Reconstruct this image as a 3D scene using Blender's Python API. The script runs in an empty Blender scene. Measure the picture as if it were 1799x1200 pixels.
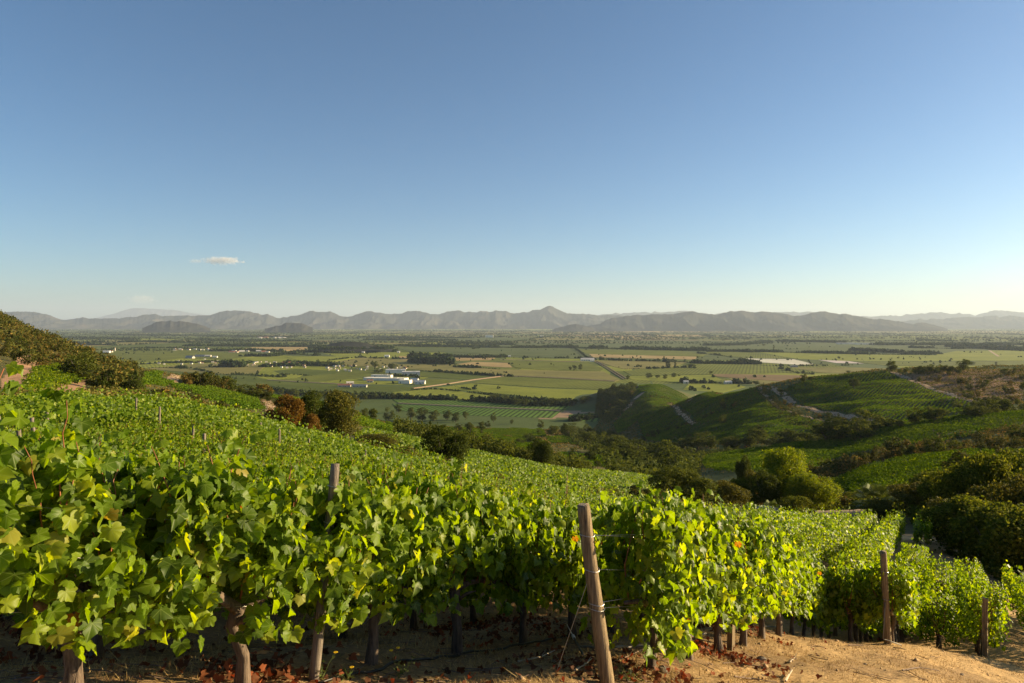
import bpy, math, random
import numpy as np
R = math.radians
rng = np.random.default_rng(7)
random.seed(7)
S = bpy.context.scene
COL = S.collection

# ------------------------------------------------------------------ camera, sky, sun, exposure
FP = 1799 * 24 / 36.0          # focal length in photo pixels
HY = 570.0                     # photo row of the horizon
SUN_AZ, SUN_EL = 77.0, 14.5    # degrees to the right of the view, above the horizon
cam_d = bpy.data.cameras.new('camera'); cam = bpy.data.objects.new('camera', cam_d); COL.objects.link(cam)
cam_d.sensor_width = 36; cam_d.lens = 24; cam_d.shift_y = -(600 - HY) / 1799
cam_d.clip_start = 0.05; cam_d.clip_end = 200000
cam.location = (0, 0, 0); cam.rotation_euler = (R(90), 0, 0)
S.camera = cam
W = bpy.data.worlds.new('World'); S.world = W; W.use_nodes = True
wn = W.node_tree.nodes; wl = W.node_tree.links
sky = wn.new('ShaderNodeTexSky'); sky.sky_type = 'NISHITA'; sky.sun_disc = False
sky.sun_elevation = R(SUN_EL); sky.sun_rotation = R(SUN_AZ)
sky.altitude = 200; sky.air_density = 0.8; sky.dust_density = 0.8; sky.ozone_density = 2.5
bg = wn['Background']; bg.inputs['Strength'].default_value = 0.055
hsv = wn.new('ShaderNodeHueSaturation'); hsv.inputs['Saturation'].default_value = 1.10
tint = wn.new('ShaderNodeVectorMath'); tint.operation = 'MULTIPLY'; tint.inputs[1].default_value = (.94, 1.03, 1.02)
wl.new(sky.outputs[0], hsv.inputs['Color']); wl.new(hsv.outputs[0], tint.inputs[0]); wl.new(tint.outputs[0], bg.inputs['Color'])
sd = bpy.data.lights.new('sun', 'SUN'); so = bpy.data.objects.new('sun', sd); COL.objects.link(so)
sd.energy = 5.0; sd.angle = R(0.5); sd.color = (1.0, 0.79, 0.46)
sx, sy, sz = math.sin(R(SUN_AZ)) * math.cos(R(SUN_EL)), math.cos(R(SUN_AZ)) * math.cos(R(SUN_EL)), math.sin(R(SUN_EL))
from mathutils import Vector
so.rotation_euler = Vector((sx, sy, sz)).to_track_quat('Z', 'Y').to_euler()
S.view_settings.view_transform = 'Standard'; S.view_settings.look = 'None'
S.view_settings.exposure = 1.45; S.view_settings.gamma = 1.0; S.view_settings.use_curve_mapping = False
S.cycles.max_bounces = 6; S.cycles.transparent_max_bounces = 4; S.cycles.transmission_bounces = 3
S.cycles.diffuse_bounces = 3; S.cycles.glossy_bounces = 2; S.cycles.volume_bounces = 0
HAZE = 2.3e-5

# ------------------------------------------------------------------ noise and terrain
def _h(ix, iy, s):
    n = (ix * 374761393 + iy * 668265263 + s * 974634777) & 0xffffffff
    n = ((n ^ (n >> 13)) * 1274126177) & 0xffffffff
    return ((n ^ (n >> 16)) & 0xffff) / 65535.0
def vnoise(x, y, s=0):
    x = np.asarray(x, float); y = np.asarray(y, float)
    ix = np.floor(x).astype(np.int64); iy = np.floor(y).astype(np.int64)
    fx = x - ix; fy = y - iy; fx = fx * fx * (3 - 2 * fx); fy = fy * fy * (3 - 2 * fy)
    a = _h(ix, iy, s); b = _h(ix + 1, iy, s); c = _h(ix, iy + 1, s); d = _h(ix + 1, iy + 1, s)
    return (a * (1 - fx) + b * fx) * (1 - fy) + (c * (1 - fx) + d * fx) * fy
def fbm(x, y, o=4, s=0):
    r = 0; a = .5; t = 0
    for i in range(o):
        r = r + a * vnoise(x * 2 ** i + 17.3 * i, y * 2 ** i - 9.1 * i, s + i); t += a; a *= .5
    return r / t - .5
def sstep(a, b, x):
    t = np.clip((x - a) / (b - a), 0, 1); return t * t * (3 - 2 * t)
def pchip(xk, yk, x):
    xk = np.asarray(xk, float); yk = np.asarray(yk, float)
    h = np.diff(xk); h = h.reshape((-1,) + (1,) * (yk.ndim - 1)); d = np.diff(yk, axis=0) / h
    m = np.zeros_like(yk)
    w1 = 2 * h[1:] + h[:-1]; w2 = h[1:] + 2 * h[:-1]
    ok = d[1:] * d[:-1] > 0
    with np.errstate(divide='ignore', invalid='ignore'):
        mm = (w1 + w2) / (w1 / d[:-1] + w2 / d[1:])
    m[1:-1] = np.where(ok, mm, 0); m[0] = d[0]; m[-1] = d[-1]
    x = np.clip(x, xk[0], xk[-1]); i = np.clip(np.searchsorted(xk, x) - 1, 0, len(xk) - 2)
    sh = (-1,) + (1,) * (yk.ndim - 1)
    hh = (xk[i + 1] - xk[i]).reshape(sh); t = ((x - xk[i])).reshape(sh) / hh
    return ((2*t**3-3*t**2+1) * yk[i] + (t**3-2*t**2+t) * hh * m[i] + (-2*t**3+3*t**2) * yk[i+1] + (t**3-t**2) * hh * m[i+1])
VALLEY = -150.0
def plane(x, y): return -1.69 - .2457 * x - .2367 * y
PROF = {   # photo column: (forward distance, photo row of the ground there)
 -300: [(8,930),(14,860),(20,815),(30,745),(45,700),(70,665),(110,630),(160,585),(220,535),(300,490),(360,478),(520,610),(900,760)],
 0: [(8,978),(10,953),(14,900),(20,842),(26,787),(33,748),(40,728),(60,702),(85,682),(110,662),(140,643),(200,610),(280,574),(330,558),(380,562),(650,750),(1000,749)],
 100: [(8,980),(10,955),(14,902),(20,845),(27,778),(34,742),(42,724),(60,705),(85,690),(110,672),(140,662),(200,640),(280,608),(310,600),(350,612),(620,770),(1000,749)],
 200: [(10,958),(14,904),(20,847),(27,786),(35,744),(45,724),(60,712),(85,700),(110,690),(150,678),(220,655),(270,641),(300,640),(340,655),(600,790),(950,759)],
 300: [(10,962),(14,908),(20,850),(27,793),(35,751),(50,735),(80,715),(120,702),(180,690),(240,676),(300,661),(340,668),(620,820),(950,759)],
 450: [(10,985),(14,934),(20,876),(28,815),(37,776),(60,757),(100,744),(150,735),(200,722),(260,708),(320,694),(350,697),(700,800),(1000,749)],
 600: [(14,956),(20,905),(28,861),(38,815),(60,793),(90,770),(130,755),(200,738),(280,726),(340,720),(420,722),(700,737),(1100,733.5)],
 700: [(14,962),(20,915),(30,866),(40,841),(50,826),(60,814),(80,798),(110,783),(130,774),(170,766),(220,762),(300,755),(450,750),(700,745),(1070,738)],
 900: [(14,1000),(20,950),(30,912),(42,891),(55,877),(70,862),(100,835),(130,816),(170,809),(220,803),(300,795),(450,780),(600,770),(800,757),(1000,749)],
 1000: [(14,1020),(20,968),(30,928),(45,903),(60,887),(100,853),(135,835),(170,832),(220,824),(300,808),(450,790),(600,778),(850,758),(1000,749)],
 1050: [(14,1032),(20,978),(30,935),(45,910),(60,893),(100,860),(140,838),(170,838),(230,829),(300,812),(450,795),(600,783),(850,767),(1000,752),(1130,736),(1220,710),(1290,693),(1500,689.9)],
 1100: [(14,1045),(20,990),(30,945),(46,915),(60,898),(100,868),(145,842),(170,845),(230,835),(300,822),(450,800),(600,788),(850,763),(1000,740),(1120,716),(1220,692),(1290,681),(1450,686),(1600,682.4)],
 1150: [(14,1055),(20,998),(30,950),(46,923),(60,905),(100,876),(145,848),(180,850),(230,843),(300,830),(400,812),(550,798),(700,775),(850,750),(950,730),(1100,704),(1240,679),(1290,677),(1600,682.4)],
 1250: [(14,1072),(20,1015),(30,965),(46,932),(80,905),(120,883),(170,855),(230,832),(300,808),(335,800),(380,812),(450,790),(550,765),(650,740),(750,716),(850,698),(900,692),(1200,719.9)],
 1350: [(14,1085),(20,1030),(30,975),(46,937),(80,912),(115,893),(160,860),(230,820),(290,797),(335,789),(370,800),(420,785),(500,755),(600,725),(680,700),(760,679),(785,677),(1100,733.5)],
 1450: [(14,1100),(20,1048),(30,988),(46,943),(80,918),(110,899),(140,880),(170,858),(200,838),(240,815),(300,790),(340,778),(370,787),(430,767),(500,742),(580,716),(650,692),(720,668),(760,660),(1100,733.5)],
 1550: [(20,1062),(30,998),(42,950),(70,925),(95,900),(120,876),(150,848),(190,816),(212,805),(232,807),(260,790),(300,770),(345,752),(372,762),(430,745),(520,715),(620,685),(700,659),(735,652),(1100,733.5)],
 1650: [(20,1085),(30,1005),(42,955),(70,925),(95,890),(120,866),(150,835),(185,806),(205,797),(225,800),(245,786),(290,757),(345,740),(375,748),(430,735),(520,707),(620,677),(700,652),(730,648),(1100,733.5)],
 1799: [(20,1120),(25,1075),(32,1030),(45,975),(70,920),(95,880),(120,855),(150,825),(185,792),(205,778),(240,766),(270,749),(300,736),(335,725),(380,731),(430,716),(520,690),(620,662),(700,648),(730,646),(1100,733.5)],
 2100: [(20,1180),(25,1120),(32,1060),(45,990),(70,930),(95,880),(120,850),(150,815),(185,780),(205,765),(240,750),(300,712),(335,700),(380,700),(430,685),(520,655),(620,630),(700,620),(740,618),(1200,719.9)],
}
_pk = sorted(PROF); _lg = np.arange(math.log(.2), math.log(2500), .01)
_cols = []
for _p in _pk:
    _u = (_p - 899.5) / FP
    ys = [.2, 1, 2, 3, 4.5, 6, 8]; pts = [(y, float(plane(_u * y, y))) for y in ys]
    if PROF[_p][0][0] > 12: pts += [(y, float(plane(_u * y, y))) for y in (10, 12)]
    pts += [(y, -(r - HY) / FP * y) for y, r in PROF[_p] if not (y == 14 and _p > 1160)]
    ly = pts[-1][0]
    pts += [(max(ly * 1.15, 1350 if _p < 1040 else 1650), VALLEY), (2400, VALLEY), (3000, VALLEY)]
    pts = [(y, max(z, VALLEY)) for y, z in pts]
    _cols.append(pchip(np.log([p[0] for p in pts]), [p[1] for p in pts], _lg))
_ug = np.arange(-1.02, 1.02, .005)
_T = pchip([(p - 899.5) / FP for p in _pk], np.array(_cols), _ug)
def ground(x, y):
    x = np.asarray(x, float); y = np.asarray(y, float)
    Y = np.maximum(np.maximum(np.abs(y), np.abs(x)), .21); u = np.clip(x / Y, -1.0, 1.0)
    a = (u - _ug[0]) / .005; i = np.clip(a.astype(int), 0, len(_ug) - 2); fa = a - i
    b = np.clip((np.log(Y) - _lg[0]) / .01, 0, len(_lg) - 1.001); j = b.astype(int); fb = b - j
    z = (_T[i, j] * (1 - fa) + _T[i+1, j] * fa) * (1 - fb) + (_T[i, j+1] * (1 - fa) + _T[i+1, j+1] * fa) * fb
    pr = (x + .51) * .879 - (y - 6.33) * .477
    z = z + (.33 * sstep(0, 1.6, pr) + .2 * sstep(2, 4, pr)) * (1 - sstep(13, 20, Y)) * sstep(1, 4, Y)
    sd = (x - 4.1) * -.377 + (y - 11.2) * .926; al = (x - 4.1) * .926 + (y - 11.2) * .377
    z = z - .6 * sstep(-.1, 2.2, sd) * sstep(-1.5, 1.2, al) * (1 - sstep(7, 11, al)) * (1 - sstep(17, 25, Y))
    z = z - .55 * sstep(0, 2.6, -pr) * (1 - sstep(9, 13, Y)) * sstep(1, 4, Y)
    f = sstep(60, 200, Y) * sstep(0, 14, z - VALLEY)
    z = z + f * (fbm(x / 45, y / 45, 4, 3) * np.minimum(.017 * Y, 8.0) + fbm(x / 14, y / 14, 3, 8) * np.minimum(.004 * Y, 1.6))
    near = 1 - sstep(20, 60, Y)
    z = z + near * (fbm(x * 1.1, y * 1.1, 4, 11) * .13 + fbm(x * 5, y * 5, 4, 21) * .055)
    return z
def U(px): return (px - 899.5) / FP
def at(px, Y):
    x = U(px) * Y; return x, Y, float(ground(x, Y))
_my = np.exp(np.arange(math.log(2.0), math.log(40000), .006))
def hits(pts, ymin=2.0):
    out = []
    for px, py in pts:
        Y = _my[_my >= ymin]; x = U(px) * Y; g = ground(x, Y); ray = -(py - HY) / FP * Y
        k = np.nonzero(g >= ray)[0]
        if len(k) == 0: Yh = Y[-1]
        else:
            k = k[0]
            if k == 0: Yh = Y[0]
            else:
                d0 = g[k-1] - ray[k-1]; d1 = g[k] - ray[k]; Yh = Y[k-1] + (Y[k] - Y[k-1]) * (-d0 / (d1 - d0 + 1e-9))
        out.append((U(px) * Yh, Yh))
    return np.array(out)
def valley_pt(px, py):
    Y = -VALLEY * FP / (py - HY); return (U(px) * Y, Y)
def inpoly(x, y, poly):
    x = np.asarray(x); c = np.zeros(x.shape, bool); n = len(poly)
    for i in range(n):
        x0, y0 = poly[i]; x1, y1 = poly[(i + 1) % n]
        if y0 == y1: continue
        c ^= ((y0 > y) != (y1 > y)) & (x < (x1 - x0) * (y - y0) / (y1 - y0) + x0)
    return c

# ------------------------------------------------------------------ mesh and object helpers
def npmesh(name, V, F, uv=None, smooth=False, colr=None):
    V = np.asarray(V, np.float32).reshape(-1, 3); F = np.asarray(F, np.int32)
    me = bpy.data.meshes.new(name); n, k = F.shape
    me.vertices.add(len(V)); me.vertices.foreach_set('co', V.ravel())
    me.loops.add(n * k); me.loops.foreach_set('vertex_index', F.ravel())
    me.polygons.add(n); me.polygons.foreach_set('loop_start', np.arange(0, n * k, k, dtype=np.int32))
    me.polygons.foreach_set('loop_total', np.full(n, k, np.int32))
    if smooth: me.polygons.foreach_set('use_smooth', np.ones(n, bool))
    if uv is not None:
        l = me.uv_layers.new(name='UVMap'); l.data.foreach_set('uv', np.asarray(uv, np.float32)[F.ravel()].ravel())
    if colr is not None:
        a = me.color_attributes.new('cover', 'FLOAT_COLOR', 'POINT'); a.data.foreach_set('color', np.asarray(colr, np.float32).ravel())
    me.update(calc_edges=True)
    return me
def obj(name, me, mat=None, parent=None, loc=None):
    o = bpy.data.objects.new(name, me); COL.objects.link(o)
    if mat is not None and me is not None:
        if len(me.materials) == 0: me.materials.append(mat)
    if parent is not None: o.parent = parent
    if loc is not None: o.location = loc
    return o
def tag(o, label=None, cat=None, group=None, kind=None):
    if label: o['label'] = label
    if cat: o['category'] = cat
    if group: o['group'] = group
    if kind: o['kind'] = kind
    return o
def thing(name, label, cat, loc=(0, 0, 0), rz=0, group=None):
    o = bpy.data.objects.new(name, None); COL.objects.link(o); o.empty_display_size = .2
    o.location = loc; o.rotation_euler = (0, 0, rz); return tag(o, label, cat, group)
def dup(root, loc, rz=0, sc=None, label=None, group=None):
    r = root.copy(); COL.objects.link(r); r.location = loc; r.rotation_euler = (0, 0, rz)
    if sc is not None: r.scale = sc
    if label: r['label'] = label
    if group: r['group'] = group
    for ch in root.children:
        c = ch.copy(); COL.objects.link(c); c.parent = r
        for g in ch.children:
            d = g.copy(); COL.objects.link(d); d.parent = c
    return r
class MB:
    def __init__(s): s.v = []; s.f = []; s.n = 0
    def add(s, V, F):
        V = np.asarray(V, float).reshape(-1, 3)
        s.v.append(V); s.f += [tuple(int(i) + s.n for i in f) for f in F]; s.n += len(V); return s
    def box(s, c, d, rz=0.0, taper=1.0):
        x, y, z = d[0] / 2, d[1] / 2, d[2] / 2
        P = np.array([(-x,-y,-z),(x,-y,-z),(x,y,-z),(-x,y,-z),(-x*taper,-y*taper,z),(x*taper,-y*taper,z),(x*taper,y*taper,z),(-x*taper,y*taper,z)])
        cs, sn = math.cos(rz), math.sin(rz)
        P = np.c_[P[:,0]*cs-P[:,1]*sn, P[:,0]*sn+P[:,1]*cs, P[:,2]] + np.array(c)
        return s.add(P, [(0,3,2,1),(4,5,6,7),(0,1,5,4),(1,2,6,5),(2,3,7,6),(3,0,4,7)])
    def tube(s, pts, rad, n=8, wob=0.0, cap=True, seed=0):
        pts = np.asarray(pts, float); m = len(pts); rad = np.broadcast_to(np.asarray(rad, float), (m,))
        g = np.random.default_rng(seed); T = np.gradient(pts, axis=0); T /= np.linalg.norm(T, axis=1)[:, None] + 1e-9
        ref = np.array([0, 0, 1.0]) if abs(T[0][2]) < .8 else np.array([1.0, 0, 0]); V = []
        rw = 1 + wob * g.uniform(-1, 1, n)
        for i in range(m):
            a = np.cross(T[i], ref); a /= np.linalg.norm(a) + 1e-9; b = np.cross(T[i], a)
            for k in range(n):
                t = 2 * math.pi * k / n; rr = rad[i] * rw[k] * (1 + wob * .5 * g.uniform(-1, 1))
                V.append(pts[i] + (a * math.cos(t) + b * math.sin(t)) * rr)
        F = [(i*n+k, i*n+(k+1) % n, (i+1)*n+(k+1) % n, (i+1)*n+k) for i in range(m-1) for k in range(n)]
        if cap: F += [tuple(range(n))[::-1], tuple((m-1)*n+k for k in range(n))]
        return s.add(V, F)
    def mesh(s, name, smooth=False):
        me = bpy.data.meshes.new(name); V = np.concatenate(s.v) if s.v else np.zeros((0, 3))
        me.from_pydata([tuple(p) for p in V], [], s.f); me.update()
        if smooth: me.polygons.foreach_set('use_smooth', np.ones(len(me.polygons), bool))
        return me
    def build(s, name, mat, parent=None, loc=None, smooth=False): return obj(name, s.mesh(name, smooth), mat, parent, loc)

# ------------------------------------------------------------------ materials
def new_mat(name):
    m = bpy.data.materials.new(name); m.use_nodes = True; nt = m.node_tree
    return m, nt, nt.nodes, nt.links, nt.nodes['Principled BSDF']
def ramp(nd, stops, interp='LINEAR'):
    r = nd.new('ShaderNodeValToRGB'); e = r.color_ramp.elements; r.color_ramp.interpolation = interp
    while len(e) < len(stops): e.new(.5)
    for i, (p, c) in enumerate(stops): e[i].position = p; e[i].color = (*c, 1)
    return r
def M_simple(name, colr, rough=.8, noise=.25, scale=3.0, bump=0.0, spec=.3):
    m, nt, nd, lk, b = new_mat(name)
    tc = nd.new('ShaderNodeTexCoord'); n = nd.new('ShaderNodeTexNoise'); n.inputs['Scale'].default_value = scale; n.inputs['Detail'].default_value = 6
    lk.new(tc.outputs['Object'], n.inputs['Vector'])
    r = ramp(nd, [(.3, tuple(c * (1 - noise) for c in colr)), (.7, tuple(min(1, c * (1 + noise)) for c in colr))]); lk.new(n.outputs['Fac'], r.inputs[0])
    lk.new(r.outputs[0], b.inputs['Base Color']); b.inputs['Roughness'].default_value = rough; b.inputs['Specular IOR Level'].default_value = spec
    if bump:
        bp = nd.new('ShaderNodeBump'); bp.inputs['Strength'].default_value = bump; bp.inputs['Distance'].default_value = .02
        lk.new(n.outputs['Fac'], bp.inputs['Height']); lk.new(bp.outputs[0], b.inputs['Normal'])
    return m
def M_leaf(name, stops, trans=.35, tcol=1.0, gloss=.25, rough=.45, veins=False, world=None, objrand=0.0):
    """foliage: each leaf its own tone; part of the light passes through"""
    m, nt, nd, lk, b = new_mat(name)
    ge = nd.new('ShaderNodeNewGeometry'); r = ramp(nd, stops); fac = ge.outputs['Random Per Island']
    if world:
        tc = nd.new('ShaderNodeTexCoord'); n = nd.new('ShaderNodeTexNoise'); n.inputs['Scale'].default_value = world; n.inputs['Detail'].default_value = 3
        lk.new(ge.outputs['Position'], n.inputs['Vector'])
        mx = nd.new('ShaderNodeMath'); mx.operation = 'MULTIPLY_ADD'; mx.inputs[1].default_value = 1.4; mx.inputs[2].default_value = -.7
        lk.new(n.outputs['Fac'], mx.inputs[0]); ad = nd.new('ShaderNodeMath'); ad.operation = 'ADD'; ad.use_clamp = True
        lk.new(mx.outputs[0], ad.inputs[0]); lk.new(fac, ad.inputs[1]); fac = ad.outputs[0]
    if objrand:
        oi = nd.new('ShaderNodeObjectInfo'); mx = nd.new('ShaderNodeMath'); mx.operation = 'MULTIPLY_ADD'; mx.inputs[1].default_value = objrand; mx.inputs[2].default_value = -objrand / 2
        lk.new(oi.outputs['Random'], mx.inputs[0]); ad = nd.new('ShaderNodeMath'); ad.operation = 'ADD'; ad.use_clamp = True
        lk.new(mx.outputs[0], ad.inputs[0]); lk.new(fac, ad.inputs[1]); fac = ad.outputs[0]
    lk.new(fac, r.inputs[0]); colr = r.outputs[0]
    if veins:
        uv = nd.new('ShaderNodeUVMap'); sp = nd.new('ShaderNodeSeparateXYZ'); lk.new(uv.outputs[0], sp.inputs[0])
        ab = nd.new('ShaderNodeMath'); ab.operation = 'ABSOLUTE'; lk.new(sp.outputs[0], ab.inputs[0]); mn = None
        def ma(op, a, bb, c=None):
            q = nd.new('ShaderNodeMath'); q.operation = op
            for i, vv in enumerate((a, bb, c)):
                if vv is None: continue
                if isinstance(vv, (int, float)): q.inputs[i].default_value = vv
                else: lk.new(vv, q.inputs[i])
            return q.outputs[0]
        for ang in (90, 42, -12):
            dx, dy = math.cos(R(ang)), math.sin(R(ang))
            cr = ma('ABSOLUTE', ma('SUBTRACT', ma('MULTIPLY', ab.outputs[0], dy), ma('MULTIPLY', sp.outputs[1], dx)), None)
            dt = ma('ADD', ma('MULTIPLY', ab.outputs[0], dx), ma('MULTIPLY', sp.outputs[1], dy))
            q = ma('ADD', cr, ma('LESS_THAN', dt, 0.0)); mn = q if mn is None else ma('MINIMUM', mn, q)
        vv = ma('SUBTRACT', 1.0, ma('DIVIDE', mn, .022)); vc = ma('MAXIMUM', vv, 0.0)
        mix = nd.new('ShaderNodeMix'); mix.data_type = 'RGBA'; mix.inputs['B'].default_value = (.24, .30, .07, 1)
        lk.new(ma('MULTIPLY', vc, .6), mix.inputs['Factor']); lk.new(colr, mix.inputs['A']); colr = mix.outputs['Result']
    b.inputs['Roughness'].default_value = rough; b.inputs['Specular IOR Level'].default_value = gloss
    lk.new(colr, b.inputs['Base Color'])
    tr = nd.new('ShaderNodeBsdfTranslucent'); hs = nd.new('ShaderNodeHueSaturation'); hs.inputs['Value'].default_value = tcol; hs.inputs['Saturation'].default_value = 1.1
    hs.inputs['Hue'].default_value = .485
    lk.new(colr, hs.inputs['Color']); lk.new(hs.outputs[0], tr.inputs['Color'])
    ms = nd.new('ShaderNodeMixShader'); ms.inputs[0].default_value = trans
    lk.new(b.outputs[0], ms.inputs[1]); lk.new(tr.outputs[0], ms.inputs[2]); lk.new(ms.outputs[0], nd['Material Output'].inputs['Surface'])
    return m
def M_wood(name, c1, c2, scale=(14, 14, 1.2), rough=.85):
    m, nt, nd, lk, b = new_mat(name)
    tc = nd.new('ShaderNodeTexCoord'); mp = nd.new('ShaderNodeMapping'); mp.inputs['Scale'].default_value = scale
    n = nd.new('ShaderNodeTexNoise'); n.inputs['Scale'].default_value = 2.5; n.inputs['Detail'].default_value = 9; n.inputs['Roughness'].default_value = .7
    lk.new(tc.outputs['Object'], mp.inputs[0]); lk.new(mp.outputs[0], n.inputs['Vector'])
    r = ramp(nd, [(.35, c1), (.62, c2)]); lk.new(n.outputs['Fac'], r.inputs[0]); lk.new(r.outputs[0], b.inputs['Base Color'])
    b.inputs['Roughness'].default_value = rough; bp = nd.new('ShaderNodeBump'); bp.inputs['Strength'].default_value = .9; bp.inputs['Distance'].default_value = .012
    lk.new(n.outputs['Fac'], bp.inputs['Height']); lk.new(bp.outputs[0], b.inputs['Normal']); return m

MV = M_leaf('vine_leaf', [(0, (.045, .075, .006)), (.30, (.085, .145, .008)), (.72, (.155, .225, .012)), (.96, (.23, .27, .022)), (.998, (.26, .25, .035)), (1, (.28, .05, .02))], trans=.5, tcol=2.3, gloss=.22, rough=.45, veins=True)
MVF = M_leaf('vine_leaf_far', [(0, (.04, .07, .006)), (.35, (.085, .142, .008)), (.75, (.15, .215, .012)), (1, (.23, .265, .022))], trans=.48, tcol=2.3, gloss=.18, rough=.45)
MVH = M_leaf('hillside_vine_leaf', [(0, (.04, .08, .008)), (.5, (.075, .13, .011)), (1, (.14, .19, .016))], trans=.35, tcol=1.6, gloss=.0, rough=.9, world=.03)
MT = M_leaf('tree_leaf', [(0, (.030, .042, .008)), (.5, (.055, .072, .012)), (1, (.105, .115, .020))], trans=.3, tcol=1.5, gloss=.05, rough=.8, objrand=.5)
MTB = M_leaf('bright_tree_leaf', [(0, (.07, .105, .010)), (.5, (.135, .175, .015)), (1, (.23, .25, .025))], trans=.4, tcol=1.8, gloss=.05, rough=.55)
MTO = M_leaf('rust_shrub_leaf', [(0, (.07, .04, .010)), (.5, (.14, .075, .014)), (1, (.22, .13, .022))], trans=.3, tcol=1.4, gloss=.1, rough=.7)
MTL = M_leaf('olive_tree_leaf', [(0, (.045, .05, .010)), (.5, (.09, .09, .014)), (1, (.16, .14, .022))], trans=.3, tcol=1.4, gloss=.1, rough=.7)
MTH = M_leaf('thicket_leaf', [(0, (.04, .055, .008)), (.5, (.075, .095, .012)), (1, (.17, .17, .024))], trans=.4, tcol=1.7, gloss=.05, rough=.8)
MB_ = M_leaf('brush_leaf', [(0, (.035, .045, .009)), (.5, (.075, .082, .014)), (.85, (.13, .11, .022)), (1, (.23, .14, .034))], trans=.25, tcol=1.3, gloss=.1, rough=.8, objrand=.7)
MBR = M_leaf('dry_brush_leaf', [(0, (.07, .075, .014)), (.5, (.125, .115, .024)), (1, (.20, .155, .045))], trans=.25, tcol=1.3, gloss=.05, rough=.9, world=.2)
MFT = M_leaf('far_tree_leaf', [(0, (.020, .034, .012)), (.5, (.034, .052, .016)), (1, (.065, .085, .024))], trans=.15, tcol=1.2, gloss=.05, rough=.9, world=.004)
MBARK = M_wood('vine_bark', (.035, .022, .015), (.16, .11, .075), (22, 22, 2.2))
MTRK = M_wood('tree_bark', (.03, .022, .016), (.10, .075, .05))
MCANE = M_simple('cane', (.22, .075, .03), .5, .3, 8)
MPOST = M_wood('weathered_post', (.065, .042, .024), (.30, .21, .11), (26, 26, 1.3))
MPOSTG = M_wood('grey_post', (.07, .055, .045), (.24, .19, .145), (26, 26, 1.3))
MWIRE = M_simple('galvanised_wire', (.42, .40, .36), .35, .1, 5); MWIRE.node_tree.nodes['Principled BSDF'].inputs['Metallic'].default_value = .8
MHOSE = M_simple('black_hose', (.018, .017, .016), .45, .3, 12)
MHOSEG = M_simple('grey_hose', (.20, .17, .14), .6, .3, 12)
MWHITE = M_simple('white_paint', (.78, .70, .58), .6, .08, .2)
MCREAM = M_simple('cream_wall', (.55, .48, .38), .7, .12, .3)
MROOF = M_simple('pale_metal_roof', (.58, .53, .46), .5, .12, .3)
MROOFR = M_simple('tile_roof', (.30, .13, .08), .8, .25, .5)
MROOFG = M_simple('grey_roof', (.22, .22, .23), .6, .2, .5)
MDARK = M_simple('dark_opening', (.03, .03, .035), .4, .2, 1)
MTAN = M_simple('tan_dirt', (.36, .25, .15), .95, .25, .25)
MTRACK = M_simple('track_dirt', (.36, .24, .14), .95, .3, .35)
MPALM = M_leaf('palm_leaf', [(0, (.05, .08, .015)), (1, (.12, .14, .03))], trans=.2, tcol=1.3, gloss=.08, rough=.6)
MLITTER = M_leaf('red_dead_leaf', [(0, (.07, .030, .014)), (.6, (.15, .055, .022)), (1, (.32, .09, .035))], trans=.25, tcol=1.3, gloss=.1, rough=.7)
MSTRAW = M_leaf('dry_grass', [(0, (.20, .12, .045)), (.5, (.38, .25, .095)), (1, (.58, .42, .18))], trans=.25, tcol=1.0, gloss=.1, rough=.7)
MROCK = M_simple('stone', (.20, .16, .12), .9, .35, 6, .6)
MSTICK = M_simple('stick', (.15, .10, .07), .9, .3, 6, .3)
MPSTICK = M_simple('pale_stick', (.45, .36, .26), .9, .2, 6, .3)

def M_ground():
    m, nt, nd, lk, b = new_mat('ground')
    ca = nd.new('ShaderNodeVertexColor'); ca.layer_name = 'cover'; ge = nd.new('ShaderNodeNewGeometry')
    def nz(scale, det, rgh=.6):
        n = nd.new('ShaderNodeTexNoise'); n.inputs['Scale'].default_value = scale; n.inputs['Detail'].default_value = det; n.inputs['Roughness'].default_value = rgh
        lk.new(ge.outputs['Position'], n.inputs['Vector']); return n
    n1 = nz(.6, 8, .7); n2 = nz(14, 8, .75); n3 = nz(.02, 6)
    def mul(colr, n, lo, hi, p0=.3, p1=.7):
        mr = nd.new('ShaderNodeMapRange'); mr.inputs[1].default_value = p0; mr.inputs[2].default_value = p1; mr.inputs[3].default_value = lo; mr.inputs[4].default_value = hi
        lk.new(n.outputs['Fac'], mr.inputs[0]); vm = nd.new('ShaderNodeVectorMath'); vm.operation = 'SCALE'
        lk.new(colr, vm.inputs[0]); lk.new(mr.outputs[0], vm.inputs['Scale']); return vm.outputs[0]
    c = mul(ca.outputs['Color'], n1, .72, 1.25); c = mul(c, n2, .6, 1.35, .35, .65); c = mul(c, n3, .85, 1.15)
    lk.new(c, b.inputs['Base Color']); b.inputs['Roughness'].default_value = 1; b.inputs['Specular IOR Level'].default_value = .1
    bp = nd.new('ShaderNodeBump'); bp.inputs['Strength'].default_value = .8; bp.inputs['Distance'].default_value = .03
    lk.new(n2.outputs['Fac'], bp.inputs['Height']); lk.new(bp.outputs[0], b.inputs['Normal']); return m
MGROUND = M_ground()

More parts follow.
